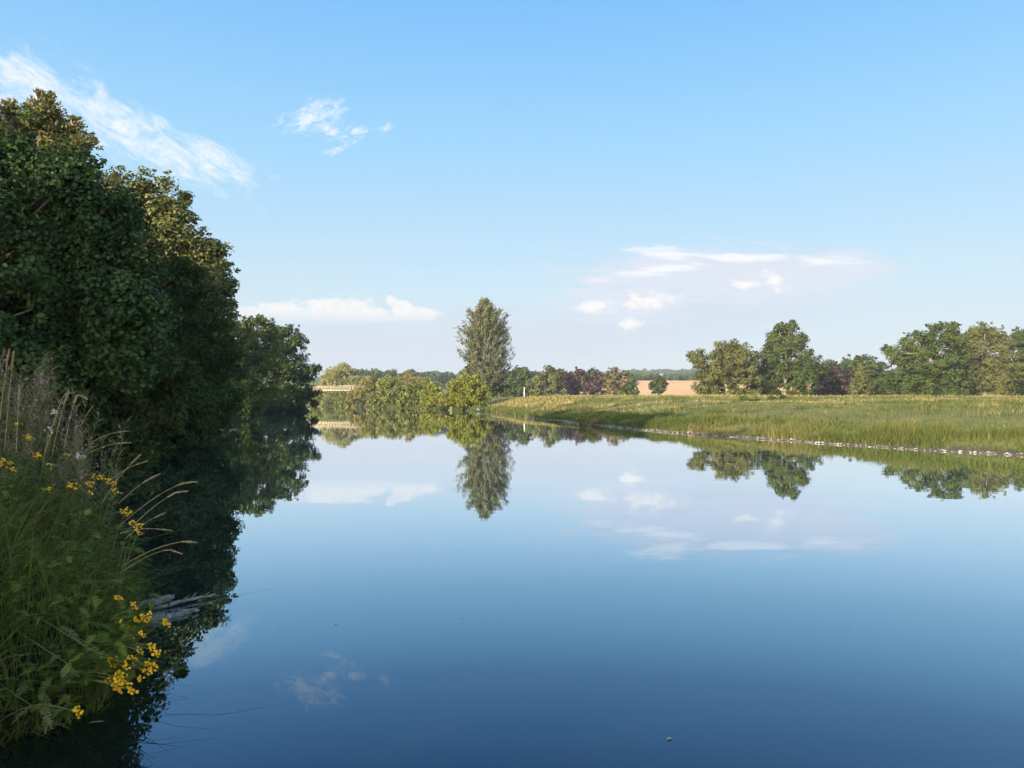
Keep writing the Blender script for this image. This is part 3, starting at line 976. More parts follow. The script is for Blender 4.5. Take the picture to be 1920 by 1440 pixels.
# ---- parkland trees beyond the meadow
tree('oak_tree', 'dark round-headed tree beside the poplar, behind the pale post', 252,
     [(976, 709, 20), (960, 716, 18), (992, 716, 19), (968, 734, 20), (995, 735, 18), (982, 697, 9), (950, 730, 12)], 'oak', (.75, .6), 1.4, 1.25)
tree('oak_tree', 'spreading oak with pale forked limbs visible in its middle', 242,
     [(1030, 706, 17), (1046, 715, 15), (1014, 714, 16), (1036, 728, 18), (1055, 732, 9), (1027, 693, 8), (1012, 734, 14), (1042, 698, 8)], 'oak_olive', (.75, .6), 1.3, 1.1, bark='bark_pale', r0=.5)
tree('copper_beech', 'purple-leaved beech nearest the spreading oak', 256,
     [(1080, 707, 16), (1070, 722, 14), (1092, 722, 18), (1075, 736, 12), (1088, 698, 9), (1064, 706, 8)], 'copper', (.75, .6), 1.3, 1.3)
tree('oak_tree', 'dull green crown showing between the two purple beeches', 276,
     [(1110, 703, 12), (1100, 712, 11), (1120, 713, 12), (1112, 728, 15)], 'oak', (.8, .6), 1.4, 1.3)
tree('copper_beech', 'purple-leaved beech beside the tawny lime', 250,
     [(1108, 722, 14), (1122, 708, 12), (1120, 724, 13), (1105, 736, 12), (1128, 736, 10)], 'copper', (.75, .6), 1.3, 1.3)
tree('lime_tree', 'tawny sunlit tree at the end of the purple beeches', 237,
     [(1153, 705, 15), (1139, 713, 12), (1167, 712, 13), (1148, 727, 16), (1165, 732, 12), (1150, 738, 12), (1154, 696, 8)], 'tawny', (.75, .55), 1.2, 1.2)
tree('oak_tree', 'grey-green crown tucked behind the tawny sunlit tree', 290,
     [(1182, 712, 10), (1174, 702, 8), (1186, 722, 10)], 'oak', (.8, .6), 1.3, 1.3)
tree('thorn_bush', 'dark rounded thorn at the edge of the stubble field', 205,
     [(1182, 733, 13), (1170, 738, 10), (1191, 739, 8), (1178, 724, 7)], 'oak', (.6, .45), .9, 1.3, **FB)
tree('field_maple', 'small lone tree on a short stem before the stubble field', 216,
     [(1233, 720, 13), (1226, 730, 9), (1241, 730, 9), (1236, 711, 7), (1222, 722, 6), (1246, 720, 6)], 'oak', (.6, .45), .9, 1.25, r0=.2)
tree('oak_tree', 'broad olive oak bordering the stubble field', 138,
     [(1308, 676, 18), (1298, 668, 9), (1335, 690, 32), (1372, 675, 30), (1393, 664, 20), (1352, 656, 16), (1345, 720, 34), (1395, 712, 34), (1316, 722, 18), (1405, 688, 18), (1368, 738, 22), (1320, 742, 12), (1377, 648, 10), (1412, 735, 16)],
     'oak_olive', (.34, .27), 1.0, 1.15, bark='bark_pale', r0=.42)
tree('oak_tree', 'tallest meadow oak with a narrow raised crown', 144,
     [(1475, 623, 20), (1452, 636, 18), (1490, 642, 22), (1470, 668, 38), (1513, 680, 25), (1438, 678, 25), (1532, 694, 14), (1460, 716, 36), (1500, 715, 32), (1428, 715, 22), (1482, 610, 10), (1506, 634, 9), (1460, 614, 9), (1543, 690, 8), (1445, 738, 18), (1505, 740, 18)],
     'oak', (.34, .27), 1.0, 1.2, bark='bark_pale', r0=.42)
tree('copper_beech', 'low purple-leaved beech between the tall meadow oak and the olive lime', 172,
     [(1560, 714, 28), (1583, 718, 26), (1545, 734, 22), (1575, 738, 22), (1598, 736, 16), (1530, 735, 14)], 'copper', (.5, .4), .9, 1.3)
tree('oak_tree', 'wide green tree behind the olive lime and the purple beech', 190,
     [(1600, 692, 24), (1580, 694, 20), (1628, 690, 22), (1650, 702, 20), (1565, 706, 14), (1610, 679, 11), (1640, 720, 22), (1660, 715, 14)], 'oak', (.55, .42), 1.0, 1.25)
tree('lime_tree', 'slim olive-gold tree in front of the wide green one', 158,
     [(1614, 697, 12), (1618, 720, 18), (1605, 733, 15), (1625, 738, 15), (1612, 685, 7), (1630, 725, 10), (1602, 715, 10)], 'oak_olive', (.45, .34), .75, 1.2)
tree('thorn_bush', 'dark thicket under the gap beside the slim olive-gold tree', 168,
     [(1645, 731, 15), (1660, 735, 12), (1638, 740, 9)], 'alder', (.45, .36), .7, 1.3, **FB)
tree('oak_tree', 'hazy blue-green tree on the slope beyond the purple beech', 330,
     [(1556, 688, 13), (1572, 690, 12), (1543, 694, 8), (1562, 679, 5), (1600, 690, 14)], 'oak', (.9, .7), 1.5, 1.3)
tree('oak_tree', 'large spreading oak with open layered top, tufts hanging out over the dark thicket', 130,
     [(1673, 664, 17), (1692, 674, 19), (1708, 641, 18), (1745, 624, 16), (1775, 622, 18), (1790, 642, 22), (1735, 655, 30), (1770, 678, 42), (1700, 705, 33), (1745, 712, 38), (1790, 718, 34), (1682, 722, 16), (1668, 735, 10), (1718, 628, 8), (1665, 655, 8), (1760, 611, 8), (1790, 612, 8), (1722, 735, 20), (1766, 738, 18), (1743, 732, 19, -3), (1700, 736, 16, -2), (1785, 738, 16)],
     'oak', (.33, .26), 1.0, 1.2, bark='bark_pale', r0=.45)
tree('oak_tree', 'flat-topped oak with a bare pale bough between two darker oaks', 141,
     [(1828, 623, 17), (1858, 632, 22), (1880, 648, 19), (1820, 655, 30), (1850, 680, 34), (1812, 706, 33), (1893, 685, 30), (1842, 714, 22), (1845, 614, 9), (1880, 630, 9), (1800, 730, 20), (1868, 716, 26), (1870, 736, 18), (1888, 735, 16), (1835, 738, 16)],
     'oak_olive', (.34, .27), 1.0, 1.1, bark='bark_pale', r0=.45)
tree('oak_tree', 'dark green oak cut off by the edge beyond the flat-topped one', 150,
     [(1912, 632, 14), (1925, 655, 26), (1918, 695, 30), (1950, 640, 36), (1903, 722, 16), (1945, 715, 36), (1900, 640, 8), (1980, 660, 50), (1895, 738, 14), (1918, 738, 18), (1890, 705, 18)],
     'oak', (.34, .27), 1.0, 1.25, r0=.45)
for lb, Y, lab in (([(1390, 757, 14), (1410, 754, 13), (1375, 762, 9)], 62, 'low bramble mound on the meadow under the broad olive oak'),
                   ([(1470, 752, 15), (1448, 750, 11), (1490, 756, 10)], 76, 'dark bramble mound on the meadow under the tallest oak'),
                   ([(1105, 783, 14), (1122, 786, 13), (1093, 790, 10), (1135, 792, 10)], 51, 'grassy bramble tussock above the narrow gravel shore')):
    tree('bramble_bush', lab, Y, lb, 'oak' if Y > 60 else 'grass', (.2, .12) if Y > 60 else (.4, .05), .3, 1.1, 1, cat='bush', crown_name='foliage', trunk_name='stem', r0=.03, nlimb=8)

# ---- woods on the far hills
rng = np.random.default_rng(21)
Ps, Ts = [], []


def far_clumps(n, xr, yr, hr, skip=None):
    for k in range(n):
        X, Y = rng.uniform(*xr), rng.uniform(*yr)
        if skip and skip(X, Y):
            continue
        h = rng.uniform(*hr)
        z = float(ground(X, Y))
        nq = 110
        q = rand_dirs(rng, nq) * (rng.uniform(0, 1, nq) ** .4)[:, None]
        q[:, 2] = np.abs(q[:, 2]) if k % 3 else q[:, 2]
        Ps.append(np.array((X, Y, z + h * .45)) + q * np.array((h * .6, h * .6, h * .52)))
        Ts.append(np.clip(.5 * rng.uniform() + .5 * rng.uniform(0, 1, nq), 0, 1))


far_clumps(120, (60, 200), (484, 510), (3.0, 5.0))
far_clumps(330, (60, 330), (640, 1250), (7, 11), lambda X, Y: (176 < X * 1000 / Y < 228) and Y > 900 and not (Y < 925 or Y > 1075))
far_clumps(60, (150, 260), (560, 700), (8, 12), lambda X, Y: X / Y < .225)
far_clumps(160, (230, 760), (560, 900), (9, 14))
far_clumps(380, (-420, 60), (1080, 1330), (7, 11), lambda X, Y: X < -250 and Y < 1150)
far_clumps(120, (-160, 40), (480, 640), (7, 10), lambda X, Y: X / Y < -.23)
P, T = np.concatenate(Ps), np.concatenate(Ts)
V, Q, k = leaf_quads(rng, P, rand_dirs(rng, len(P)) + np.array((0, 0, .4)), 2.6, 2.0)
tag(link_mesh('far_wood', V, Q, M['far'], None, np.repeat(T, k)), 'hazy wood covering the far hill', 'wood', kind='stuff')
for x, y, r, lab in ((1187, 696, 5, 'round tree on the skyline nearest the tawny sunlit tree'), (1197, 697, 3, 'small tree on the skyline between two rounder ones'),
                     (1208, 695, 5, 'round tree on the skyline above the stubble field')):
    Y = 1255
    c = at(x, y, Y)
    gz = float(ground(c[0], Y))
    root = empty('skyline_tree', (c[0], Y, gz), lab, 'tree')
    rr = r * Y / FPX
    h = c[2] - gz
    V, Q, T, cl = crown_mesh(rng, [(0, 0, h, rr), (rr * .5, 0, h - rr * .5, rr * .7), (-rr * .5, 0, h - rr * .4, rr * .7)], rr * .45, 1.6, 1.2, 1.2)
    link_mesh('crown', V, Q, M['far'], root, T)
    trunk_mesh(rng, h, .5, np.array([(0, 0, h, rr)]), cl, 5).build('trunk', M['bark'], root)

# ------------------------------------------------------------------ footbridge
Yb = 226.0
xa, xb = at(560, 730, Yb)[0], at(700, 730, Yb)[0]
zd = at(640, 731, Yb)[2]
root = empty('footbridge', ((xa + xb) / 2, Yb, zd), 'wooden suspension footbridge with post railings over the river bend', 'footbridge')
ox = (xa + xb) / 2
hl = (xb - xa) / 2
d = MB()
d.box((0, 0, 0), (2 * hl, 1.4, .12))
for s in (-1, 1):
    d.box((0, s * .62, -.2), (2 * hl, .14, .26))
d.build('deck', M['timber'], root)
for s in (-1, 1):
    r = MB()
    r.box((0, s * .72, 1.1), (2 * hl, .09, .11))
    r.box((0, s * .72, .62), (2 * hl, .05, .07))
    r.build('railing', M['timber'], root)
    for k in range(24):
        pb = MB()
        px_ = -hl + (k + .5) * 2 * hl / 24
        pb.box((px_, s * .78, .42), (.13, .12, 1.46))
        pb.build('post', M['timber'], root)
    cb = MB()
    tt = np.linspace(0, 1, 20)
    cx = -hl * .1 + (hl * 1.1) * tt
    cz = 1.1 + .9 * tt ** 1.6
    cb.tube(np.stack((cx, np.full(20, s * .85), cz), -1), .06, 5)
    cb.build('cable', M['cable'], root)
tw = MB()
for s in (-1, 1):
    tw.box((hl, s * .95, .0 - zd * .5 + .9), (.25, .22, zd + 1.9))
tw.box((hl, 0, 1.7), (.22, 2.1, .2))
tw.build('tower', M['timber'], root)

# ------------------------------------------------------------------ pale post, bird, far driftwood
c = at(983, 745, 150)
gz = float(ground(c[0], 150))
mb = MB()
hp = at(983, 726.5, 150)[2] - gz
mb.tube([(0, 0, -.3), (0, 0, hp * .5), (.02, 0, hp - .05), (.02, 0, hp)], [.1, .09, .085, .05], 8)
tag(mb.build('post', M['post'], None, True, (c[0], 150, gz)), 'pale wooden post standing before the dark round-headed tree', 'post')

c = at(896.5, 771.5, 119)
root = empty('egret', (c[0], 119, 0.0), 'white egret standing in the shallows by the big willow bush', 'bird', rz=radians(200))
mb = MB()
bp_ = np.array([(-.34, 0, .2), (-.22, 0, .23), (-.08, 0, .28), (.08, 0, .33), (.17, 0, .4), (.22, 0, .5), (.2, 0, .6), (.19, 0, .68), (.22, 0, .74), (.27, 0, .76), (.31, 0, .755)])
mb.tube(bp_, [.015, .06, .1, .1, .06, .035, .028, .028, .036, .034, .012], 8)
mb.build('body', M['bird'], root, True)
mb = MB()
mb.tube([(.3, 0, .755), (.38, 0, .745), (.42, 0, .74)], [.014, .008, .003], 6)
mb.build('beak', M['beak'], root, True)
for s in (-1, 1):
    mb = MB()
    mb.tube([(0, s * .035, .24), (-.02, s * .035, .1), (0, s * .035, -.1)], [.016, .01, .01], 5)
    mb.build('leg', M['beak'], root, True)


def log(rng, a, b, r0, r1, n=16, rough=.09):
    a, b = np.array(a, float), np.array(b, float)
    t = np.linspace(0, 1, n)
    P = a + (b - a) * t[:, None]
    P[1:-1] += rng.normal(size=(n - 2, 3)) * r0 * np.array((.35, .35, .15))
    R = (r0 + (r1 - r0) * t) * (1 + rng.normal(size=n) * rough)
    R[0] *= .5
    R[-1] *= .4
    return P, np.abs(R)


rng = np.random.default_rng(31)
for (x0, y0, x1, y1, r0, r1, z0, z1, lab) in (
        (255, 1138, 326, 1119, .03, .032, .02, .035, 'thick bleached driftwood slab lying at the water edge beside the tansy'),
        (288, 1141, 404, 1113, .018, .007, .005, .02, 'long thin grey branch reaching out from the driftwood slab'),
        (270, 1163, 374, 1144, .034, .014, 0, .005, 'smooth grey log half sunk in the water behind yellow tansy')):
    Y0 = (CAMZ - z0) * FPX / (y0 - 752)
    Y1 = (CAMZ - z1) * FPX / (y1 - 752)
    a, b = at(x0, y0, Y0), at(x1, y1, Y1)
    P, R = log(rng, a, b, r0, r1)
    mb = MB()
    mb.tube(P - P[0], R, 9)
    for q in range(4):                    # broken side twigs
        i_ = 3 + 3 * q
        e_ = P[min(i_, len(P) - 1)] - P[0]
        dv = np.array((rng.uniform(-.02, .08), rng.uniform(-.07, .05), rng.uniform(.02, .06)))
        mb.tube([e_, e_ + dv * .5 + rng.normal(size=3) * .006, e_ + dv], [.008, .006, .002], 5)
    if r0 == .03:
        for q in range(3):
            P2, R2 = log(rng, P[3 + q] - P[0], P[6 + q] - P[0] + np.array((.05, -.1 + .06 * q, .015)), .015, .008, 7)
            mb.tube(P2, R2, 6)
    tag(mb.build('driftwood', M['drift'], None, True, tuple(P[0])), lab, 'driftwood')
for x, y, Y, ln, lab in ((846, 769, 133, 1.0, 'short pale driftwood piece under the big willow bush'), (862, 769.5, 132, 1.6, 'brown driftwood branch under the big willow bush, closer to the egret')):
    c = at(x, y, Y)
    P, R = log(rng, (-ln / 2, 0, .02), (ln / 2, .1, .14), .09, .05)
    mb = MB()
    mb.tube(P, R, 7)
    tag(mb.build('driftwood', M['drift'] if ln < 1.2 else M['bark'], None, True, (c[0], Y, 0.02)), lab, 'driftwood')

# leaves adrift on the water
for x, y, ln, lab in ((1255, 1380, .028, 'pale curled leaf adrift on the deep blue water'), (1590, 1173, .025, 'tiny dark leaf adrift beneath the reflected cloud bank'),
                      (868, 1157, .03, 'tiny leaf adrift below the poplar reflection'), (630, 1167, .03, 'whitish feather-thin leaf adrift on smooth water'), (546 / 3 + 0, 1350, .06, 'yellowed leaf adrift in the dark tree reflection')):
    Y = CAMZ * FPX / (y - 752)
    c = at(x, y, Y)
    V, Q, k = leaf_quads(rng, np.array([(0, 0, 0.0)]), np.array([(0.05, 0, 1.0)]), ln, ln * .35, np.array([(1.0, .35, 0)]), True, 0.0)
    tag(link_mesh('floating_leaf', V - np.array((0, 0, V[:, 2].min())), Q, M['floating'], None, np.full(len(V), .6 if ln != .025 else 0.0), loc=(c[0], Y, 0.004)), lab, 'leaf')

# ------------------------------------------------------------------ meadow grass, shore grass, gravel
rng = np.random.default_rng(5)


def scatter_right(n, y0, y1, s0, s1, power=1.0, ybias=1.0):
    Y = y0 + (y1 - y0) * rng.uniform(0, 1, n) ** ybias
    S = s0 + (s1 - s0) * rng.uniform(0, 1, n) ** power
    X = XR(Y) + S
    ok = (np.abs(X) < 0.72 * Y + 2)
    return X[ok], Y[ok], S[ok]


# tall grass along the water
X, Y, S = scatter_right(80000, 17, 72, .5, 4.2, 1.2, .9)
cl_ = wob(X, Y, 1.1, 6) + .5 * wob(X, Y, .4, 2)
keep = rng.uniform(-1.0, .8, len(X)) < 1.4 * cl_ + .35
X, Y, S, cl_ = X[keep], Y[keep], S[keep], cl_[keep]
h = (0.14 + .42 * np.clip(cl_ * .9 + .35, 0, 1) ** 1.3) * rng.uniform(.6, 1.25, len(X)) * np.interp(Y, [17, 45, 72], [1.1, .95, .6])
V, Q, k = blades(rng, np.stack((X, Y, ground(X, Y) - .02), -1), h, .022 * np.interp(Y, [17, 70], [1, 2.2]), .45, 3)
tl = np.tile(np.repeat(np.array((1.0, .5, .12, 0)), 2), len(X))
T = np.clip(.4 * np.repeat(rng.uniform(0, 1, len(X)), k) + .1 + .3 * np.repeat(sstep(.0, .9, wob(X, Y, 3.7, 11)), k) + tl * .6 * np.repeat(sstep(-.2, .8, wob(X, Y, 2.0, 9)), k) + .2 * np.repeat(cl_, k), 0, .97)
tag(link_mesh('shore_grass', V, Q, M['reed'], None, T), 'tall green grass along the gravel shore', 'grass', kind='stuff')

# rushy margin of the far shore round the bend
X, Y, S = scatter_right(12000, 78, 262, -.35, 2.6, 1.3, 1.0)
h = rng.uniform(.25, .75, len(X))
V, Q, k = blades(rng, np.stack((X, Y, np.maximum(ground(X, Y), -.1) - .02), -1), h, .035 * np.interp(Y, [78, 260], [1.6, 4]), .6, 2, tip=.3)
tag(link_mesh('margin_grass', V, Q, M['reed'], None, np.repeat(rng.uniform(0, .9, len(X)) ** 1.3, k)), 'rushy grass at the far waterline round the bend', 'grass', kind='stuff')

# meadow sward
X, Y, S = scatter_right(150000, 19, 150, 3.0, 110, 1.3, 1.5)
cl_ = wob(X, Y, 2.2, 3) + .6 * wob(X, Y, .8, 8)
dry = sstep(.1, .9, wob(X, Y * 2.2, 13, 5) + .35 * wob(X, Y, 3, 7) + .35)
h = (.07 + .11 * np.clip(cl_ + .4, 0, 1.2)) * rng.uniform(.5, 1.4, len(X)) * np.interp(Y, [19, 60, 150], [1, 1.1, 1.5])
V, Q, k = blades(rng, np.stack((X, Y, ground(X, Y) - .02), -1), h, .02 * np.interp(Y, [19, 60, 150], [1.1, 2.4, 5]), .6, 2)
T = np.clip(np.repeat(.2 + .38 * rng.uniform(0, 1, len(X)) ** 1.5 + .55 * dry - .15 * cl_, k), 0, 1)
tag(link_mesh('meadow_grass', V, Q, M['grass'], None, T), 'short green and tawny meadow grass', 'grass', kind='stuff')

# rank tussocks, docks and dry patches scattered over the meadow
Xt, Yt, St = scatter_right(1500, 21, 122, 3.5, 95, 1.15, 1.15)
nb_ = 36
rt = rng.uniform(.15, .5, len(Xt)) * np.where(rng.uniform(size=len(Xt)) < .15, 2.2, 1) * np.interp(Yt, [20, 118], [1, 1.8])
X = np.repeat(Xt, nb_) + rng.normal(size=len(Xt) * nb_) * np.repeat(rt, nb_) * 1.6
Y = np.repeat(Yt, nb_) + rng.normal(size=len(Xt) * nb_) * np.repeat(rt, nb_) * .8
tt_ = np.repeat(np.where(rng.uniform(size=len(Xt)) < .6, rng.uniform(0, .2, len(Xt)), rng.uniform(.5, 1, len(Xt))), nb_)
h = np.repeat(rng.uniform(.15, .5, len(Xt)), nb_) * rng.uniform(.5, 1.2, len(X))
V, Q, k = blades(rng, np.stack((X, Y, ground(X, Y) - .02), -1), h, .03 * np.interp(Y, [19, 60, 130], [.9, 1.8, 3.2]), .8, 2)
tag(link_mesh('tussock_grass', V, Q, M['reed'], None, np.repeat(np.clip(tt_ + rng.uniform(-.1, .1, len(X)), 0, 1), k)), 'rank grass tussocks scattered over the meadow', 'grass', kind='stuff')

# tawny seed grass along the meadow crest and the low shore near the bend
X, Y, S = scatter_right(15000, 112, 136, 4, 95, 1.15, .8)
keep = rng.uniform(-1, .7, len(X)) < wob(X, Y, 6, 4) + np.interp(X / Y, [0, .25, .45], [.9, .1, -.35])
X, Y = X[keep], Y[keep]
X2, Y2, S2 = scatter_right(9000, 74, 116, 1.2, 9, 1.2, 1)
k2 = wob(X2, Y2 * .6, 2.2, 3) > .3
X2, Y2 = X2[k2], Y2[k2]
X, Y = np.concatenate((X, X2)), np.concatenate((Y, Y2))
h = rng.uniform(.15, .5, len(X))
V, Q, k = blades(rng, np.stack((X, Y, ground(X, Y) - .02), -1), h, .09, .4, 2, tip=.5)
tag(link_mesh('seed_grass', V, Q, M['straw'], None, np.repeat(rng.uniform(0, 1, len(X)) ** 1.4, k)), 'dry straw-coloured grass along the meadow crest', 'grass', kind='stuff')

# gravel
n = 2300
Y = 18 + (76 - 18) * rng.uniform(0, 1, n) ** 1.0
S = rng.uniform(-.2, .6, n) * np.interp(Y, [18, 30, 40, 60, 68, 76], [.4, .5, .9, 1.3, 2.0, .8])
X = XR(Y) + S + .25 * wob(S, Y, 1.3, 3) * (rng.uniform(size=n) < .5)
r = rng.uniform(.014, .05, n) * rng.uniform(.7, 1.5, n)
oct_ = np.array([(1, 0, 0), (.6, .75, 0), (-.4, .85, 0), (-1, .1, 0), (-.5, -.8, 0), (.55, -.8, 0), (.1, .05, .62), (.1, .05, -.4)])
fq = []
for k in range(0, 6, 2):
    fq.append((6, k, k + 1, (k + 2) % 6))
    fq.append((7, (k + 2) % 6, k + 1, k))
an = rng.uniform(0, 2 * pi, n)
rot = np.stack((np.stack((np.cos(an), -np.sin(an)), -1), np.stack((np.sin(an), np.cos(an)), -1)), 1)
xy = np.einsum('nij,kj->nki', rot, oct_[:, :2]) * r[:, None, None] * rng.uniform(.7, 1.3, (n, 8, 1))
z = oct_[None, :, 2] * r[:, None] * rng.uniform(.6, 1.0, (n, 1))
zg = np.maximum(ground(X, Y), -.03)
V = np.concatenate((xy + np.stack((X, Y), -1)[:, None, :], (z + zg[:, None] + .3 * r[:, None])[:, :, None]), -1).reshape(-1, 3)
Q = (np.arange(n)[:, None, None] * 8 + np.array(fq)[None]).reshape(-1, 4)
tag(link_mesh('gravel', V, Q, M['pebble'], None, np.repeat(rng.uniform(0, 1, n) ** 1.2, 8)), 'pale pebbles along the meadow shore', 'gravel', kind='stuff')

# ------------------------------------------------------------------ weedy near bank
rng = np.random.default_rng(6)


def scatter_left(n, y0, y1, s0, s1, power=1.0):
    Y = rng.uniform(y0, y1, n)
    S = s0 + (s1 - s0) * rng.uniform(0, 1, n) ** power
    return XL(Y) - S, Y, S


X, Y, S = scatter_left(50000, 2.2, 14, -.06, 3.0, 1.35)
cl_ = wob(X, Y, .55, 2) + .5 * wob(X, Y, .2, 5)
h = (.3 + .28 * np.clip(cl_ + .4, 0, 1)) * rng.uniform(.5, 1.3, len(X)) * np.interp(S, [0, .5, 1.5], [.7, 1, 1.25])
V, Q, k = blades(rng, np.stack((X, Y, ground(X, Y) - .03), -1), h,   .0062 * rng.uniform(.6, 1.4, len(X)), .85, 4, up=np.array((.45, -.1, 0)))
dryb = sstep(.1, .9, wob(X, Y, .7, 9) + np.interp(Y, [3, 4, 5.2, 6.5], [.3, .7, .55, -.1]) + .25 * np.clip(S - .5, 0, 1))
T = np.repeat(np.clip(.1 + .5 * rng.uniform(0, 1, len(X)) + .45 * dryb * rng.uniform(.2, 1, len(X)), 0, 1), k)
X, Y, S = scatter_left(2200, 3.7, 11, .0, 2.4, 1.2)
V2, Q2, k2 = blades(rng, np.stack((X, Y, ground(X, Y) - .03), -1), rng.uniform(.35, .8, len(X)), .014 * rng.uniform(.6, 1.3, len(X)), .95, 4, up=np.array((.35, -.25, 0)))
Q = np.concatenate((Q, Q2 + len(V)))
V = np.concatenate((V, V2))
T = np.concatenate((T, np.repeat(np.clip(.15 + .75 * rng.uniform(0, 1, len(X)) ** 2.2, 0, 1), k2)))
tag(link_mesh('bank_grass', V, Q, M['bank'], None, T), 'tangled green and straw grass on the near bank', 'grass', kind='stuff')


def frond(rng, a, d, L, n=12, w=.035):
    """ferny pinnate leaf from a along d, drooping"""
    d = nrm(np.array(d, float))
    s = nrm(np.cross(d, (0, 0, 1.0)) + 1e-6)
    t = np.linspace(.12, 1, n)
    P = a + d * (L * t)[:, None] - np.array((0, 0, 1.0)) * (L * .35 * t ** 2)[:, None]
    wd = w * np.sin(pi * (t * .82 + .12)) ** .7
    fw = nrm(d + np.array((0, 0, -.3)))
    V, Q = [], []
    c = 0
    for i in range(n):
        for sg in (-1, 1):
            o_ = nrm(s * sg + fw * .45 + np.array((0, 0, .12)) + rng.normal(size=3) * .12)
            b_ = nrm(np.cross(o_, np.cross(fw, o_)) + fw * .3)
            p0 = P[i]
            l = wd[i]
            V += [p0, p0 + o_ * l * .45 + fw * l * .17, p0 + o_ * l, p0 + o_ * l * .45 - fw * l * .17]
            Q.append((c, c + 1, c + 2, c + 3))
            c += 4
    # rachis
    wv_ = s * .0022
    for i in range(n - 1):
        V += [P[i] - wv_, P[i] + wv_, P[i + 1] + wv_, P[i + 1] - wv_]
        Q.append((c, c + 1, c + 2, c + 3))
        c += 4
    return np.array(V), np.array(Q)


def button(mb, c, nrm_, r, t):
    """a small domed flower button"""
    n_ = nrm(np.array(nrm_, float))
    a = nrm(np.cross(n_, (.3, .9, .2)))
    b_ = np.cross(n_, a)
    th = np.arange(6) * pi / 3
    ring = [c + r * (cos(x) * a + sin(x) * b_) for x in th]
    ring2 = [c + .62 * r * (cos(x) * a + sin(x) * b_) + n_ * r * .42 for x in th]
    top = c + n_ * r * .55
    V = np.array(ring + ring2 + [top])
    Q = [(i, (i + 1) % 6, 6 + (i + 1) % 6, 6 + i) for i in range(6)] + [(12, 6 + i, 6 + i + 1, 6 + (i + 2) % 6) for i in (0, 2, 4)]
    mb.add(V, Q, t)


def tansy(name, label, head, basep, nh, spread, seed, group):
    """stem from the bank up to a flat cluster of yellow buttons, ferny leaves along it"""
    rng = np.random.default_rng(seed)
    head, basep = np.array(head, float), np.array(basep, float)
    root = empty(name, tuple(basep), label, 'flower', group)
    v = head - basep
    L = np.linalg.norm(v)
    t = np.linspace(0, 1, 8)
    P = v * t[:, None] + np.array((0, 0, 1.0)) * (L * .16 * np.sin(pi * t))[:, None]
    mb = MB()
    mb.tube(P, np.linspace(.0045, .0025, 8), 5)
    fm = MB()
    up = nrm(nrm(P[-1] - P[-2]) * .35 + np.array((.25, -.3, .8)))
    a = nrm(np.cross(up, (.2, 1, .1)))
    b_ = np.cross(up, a)
    for k in range(nh):
        rr = spread * sqrt(rng.uniform(0, 1))
        th = rng.uniform(0, 2 * pi)
        c = P[-1] + a * rr * cos(th) + b_ * rr * sin(th) * .7 + up * rng.normal() * .007
        mb.tube(np.array((P[-1] - up * spread * .9, P[-1] * .5 + c * .5 - up * spread * .25, c)), (.0018, .0014, .0012), 3, cap=False)
        button(fm, c, up + rng.normal(size=3) * .25, rng.uniform(.0055, .0085), rng.uniform(0, 1))
    lv = MB()
    for k in range(int(6 + L * 16)):
        f = rng.uniform(.05, .95)
        p_ = np.array([np.interp(f, t, P[:, i]) for i in range(3)])
        az = rng.uniform(0, 2 * pi)
        V, Q = frond(rng, p_, (cos(az), sin(az), rng.uniform(.1, .8)), rng.uniform(.07, .15) * (1.2 - .4 * f), 10, .026)
        lv.add(V, Q, np.clip(rng.uniform(.1, .75) + rng.normal(size=len(V)) * .05, 0, 1))
    mb.build('stem', M['stem'], root, True)
    lv.build('foliage', M['fern'], root)
    fm.build('flower_cluster', M['yellow'], root)
    return root


def zY(x, y, z):
    return (CAMZ - z) * FPX / (y - 752)


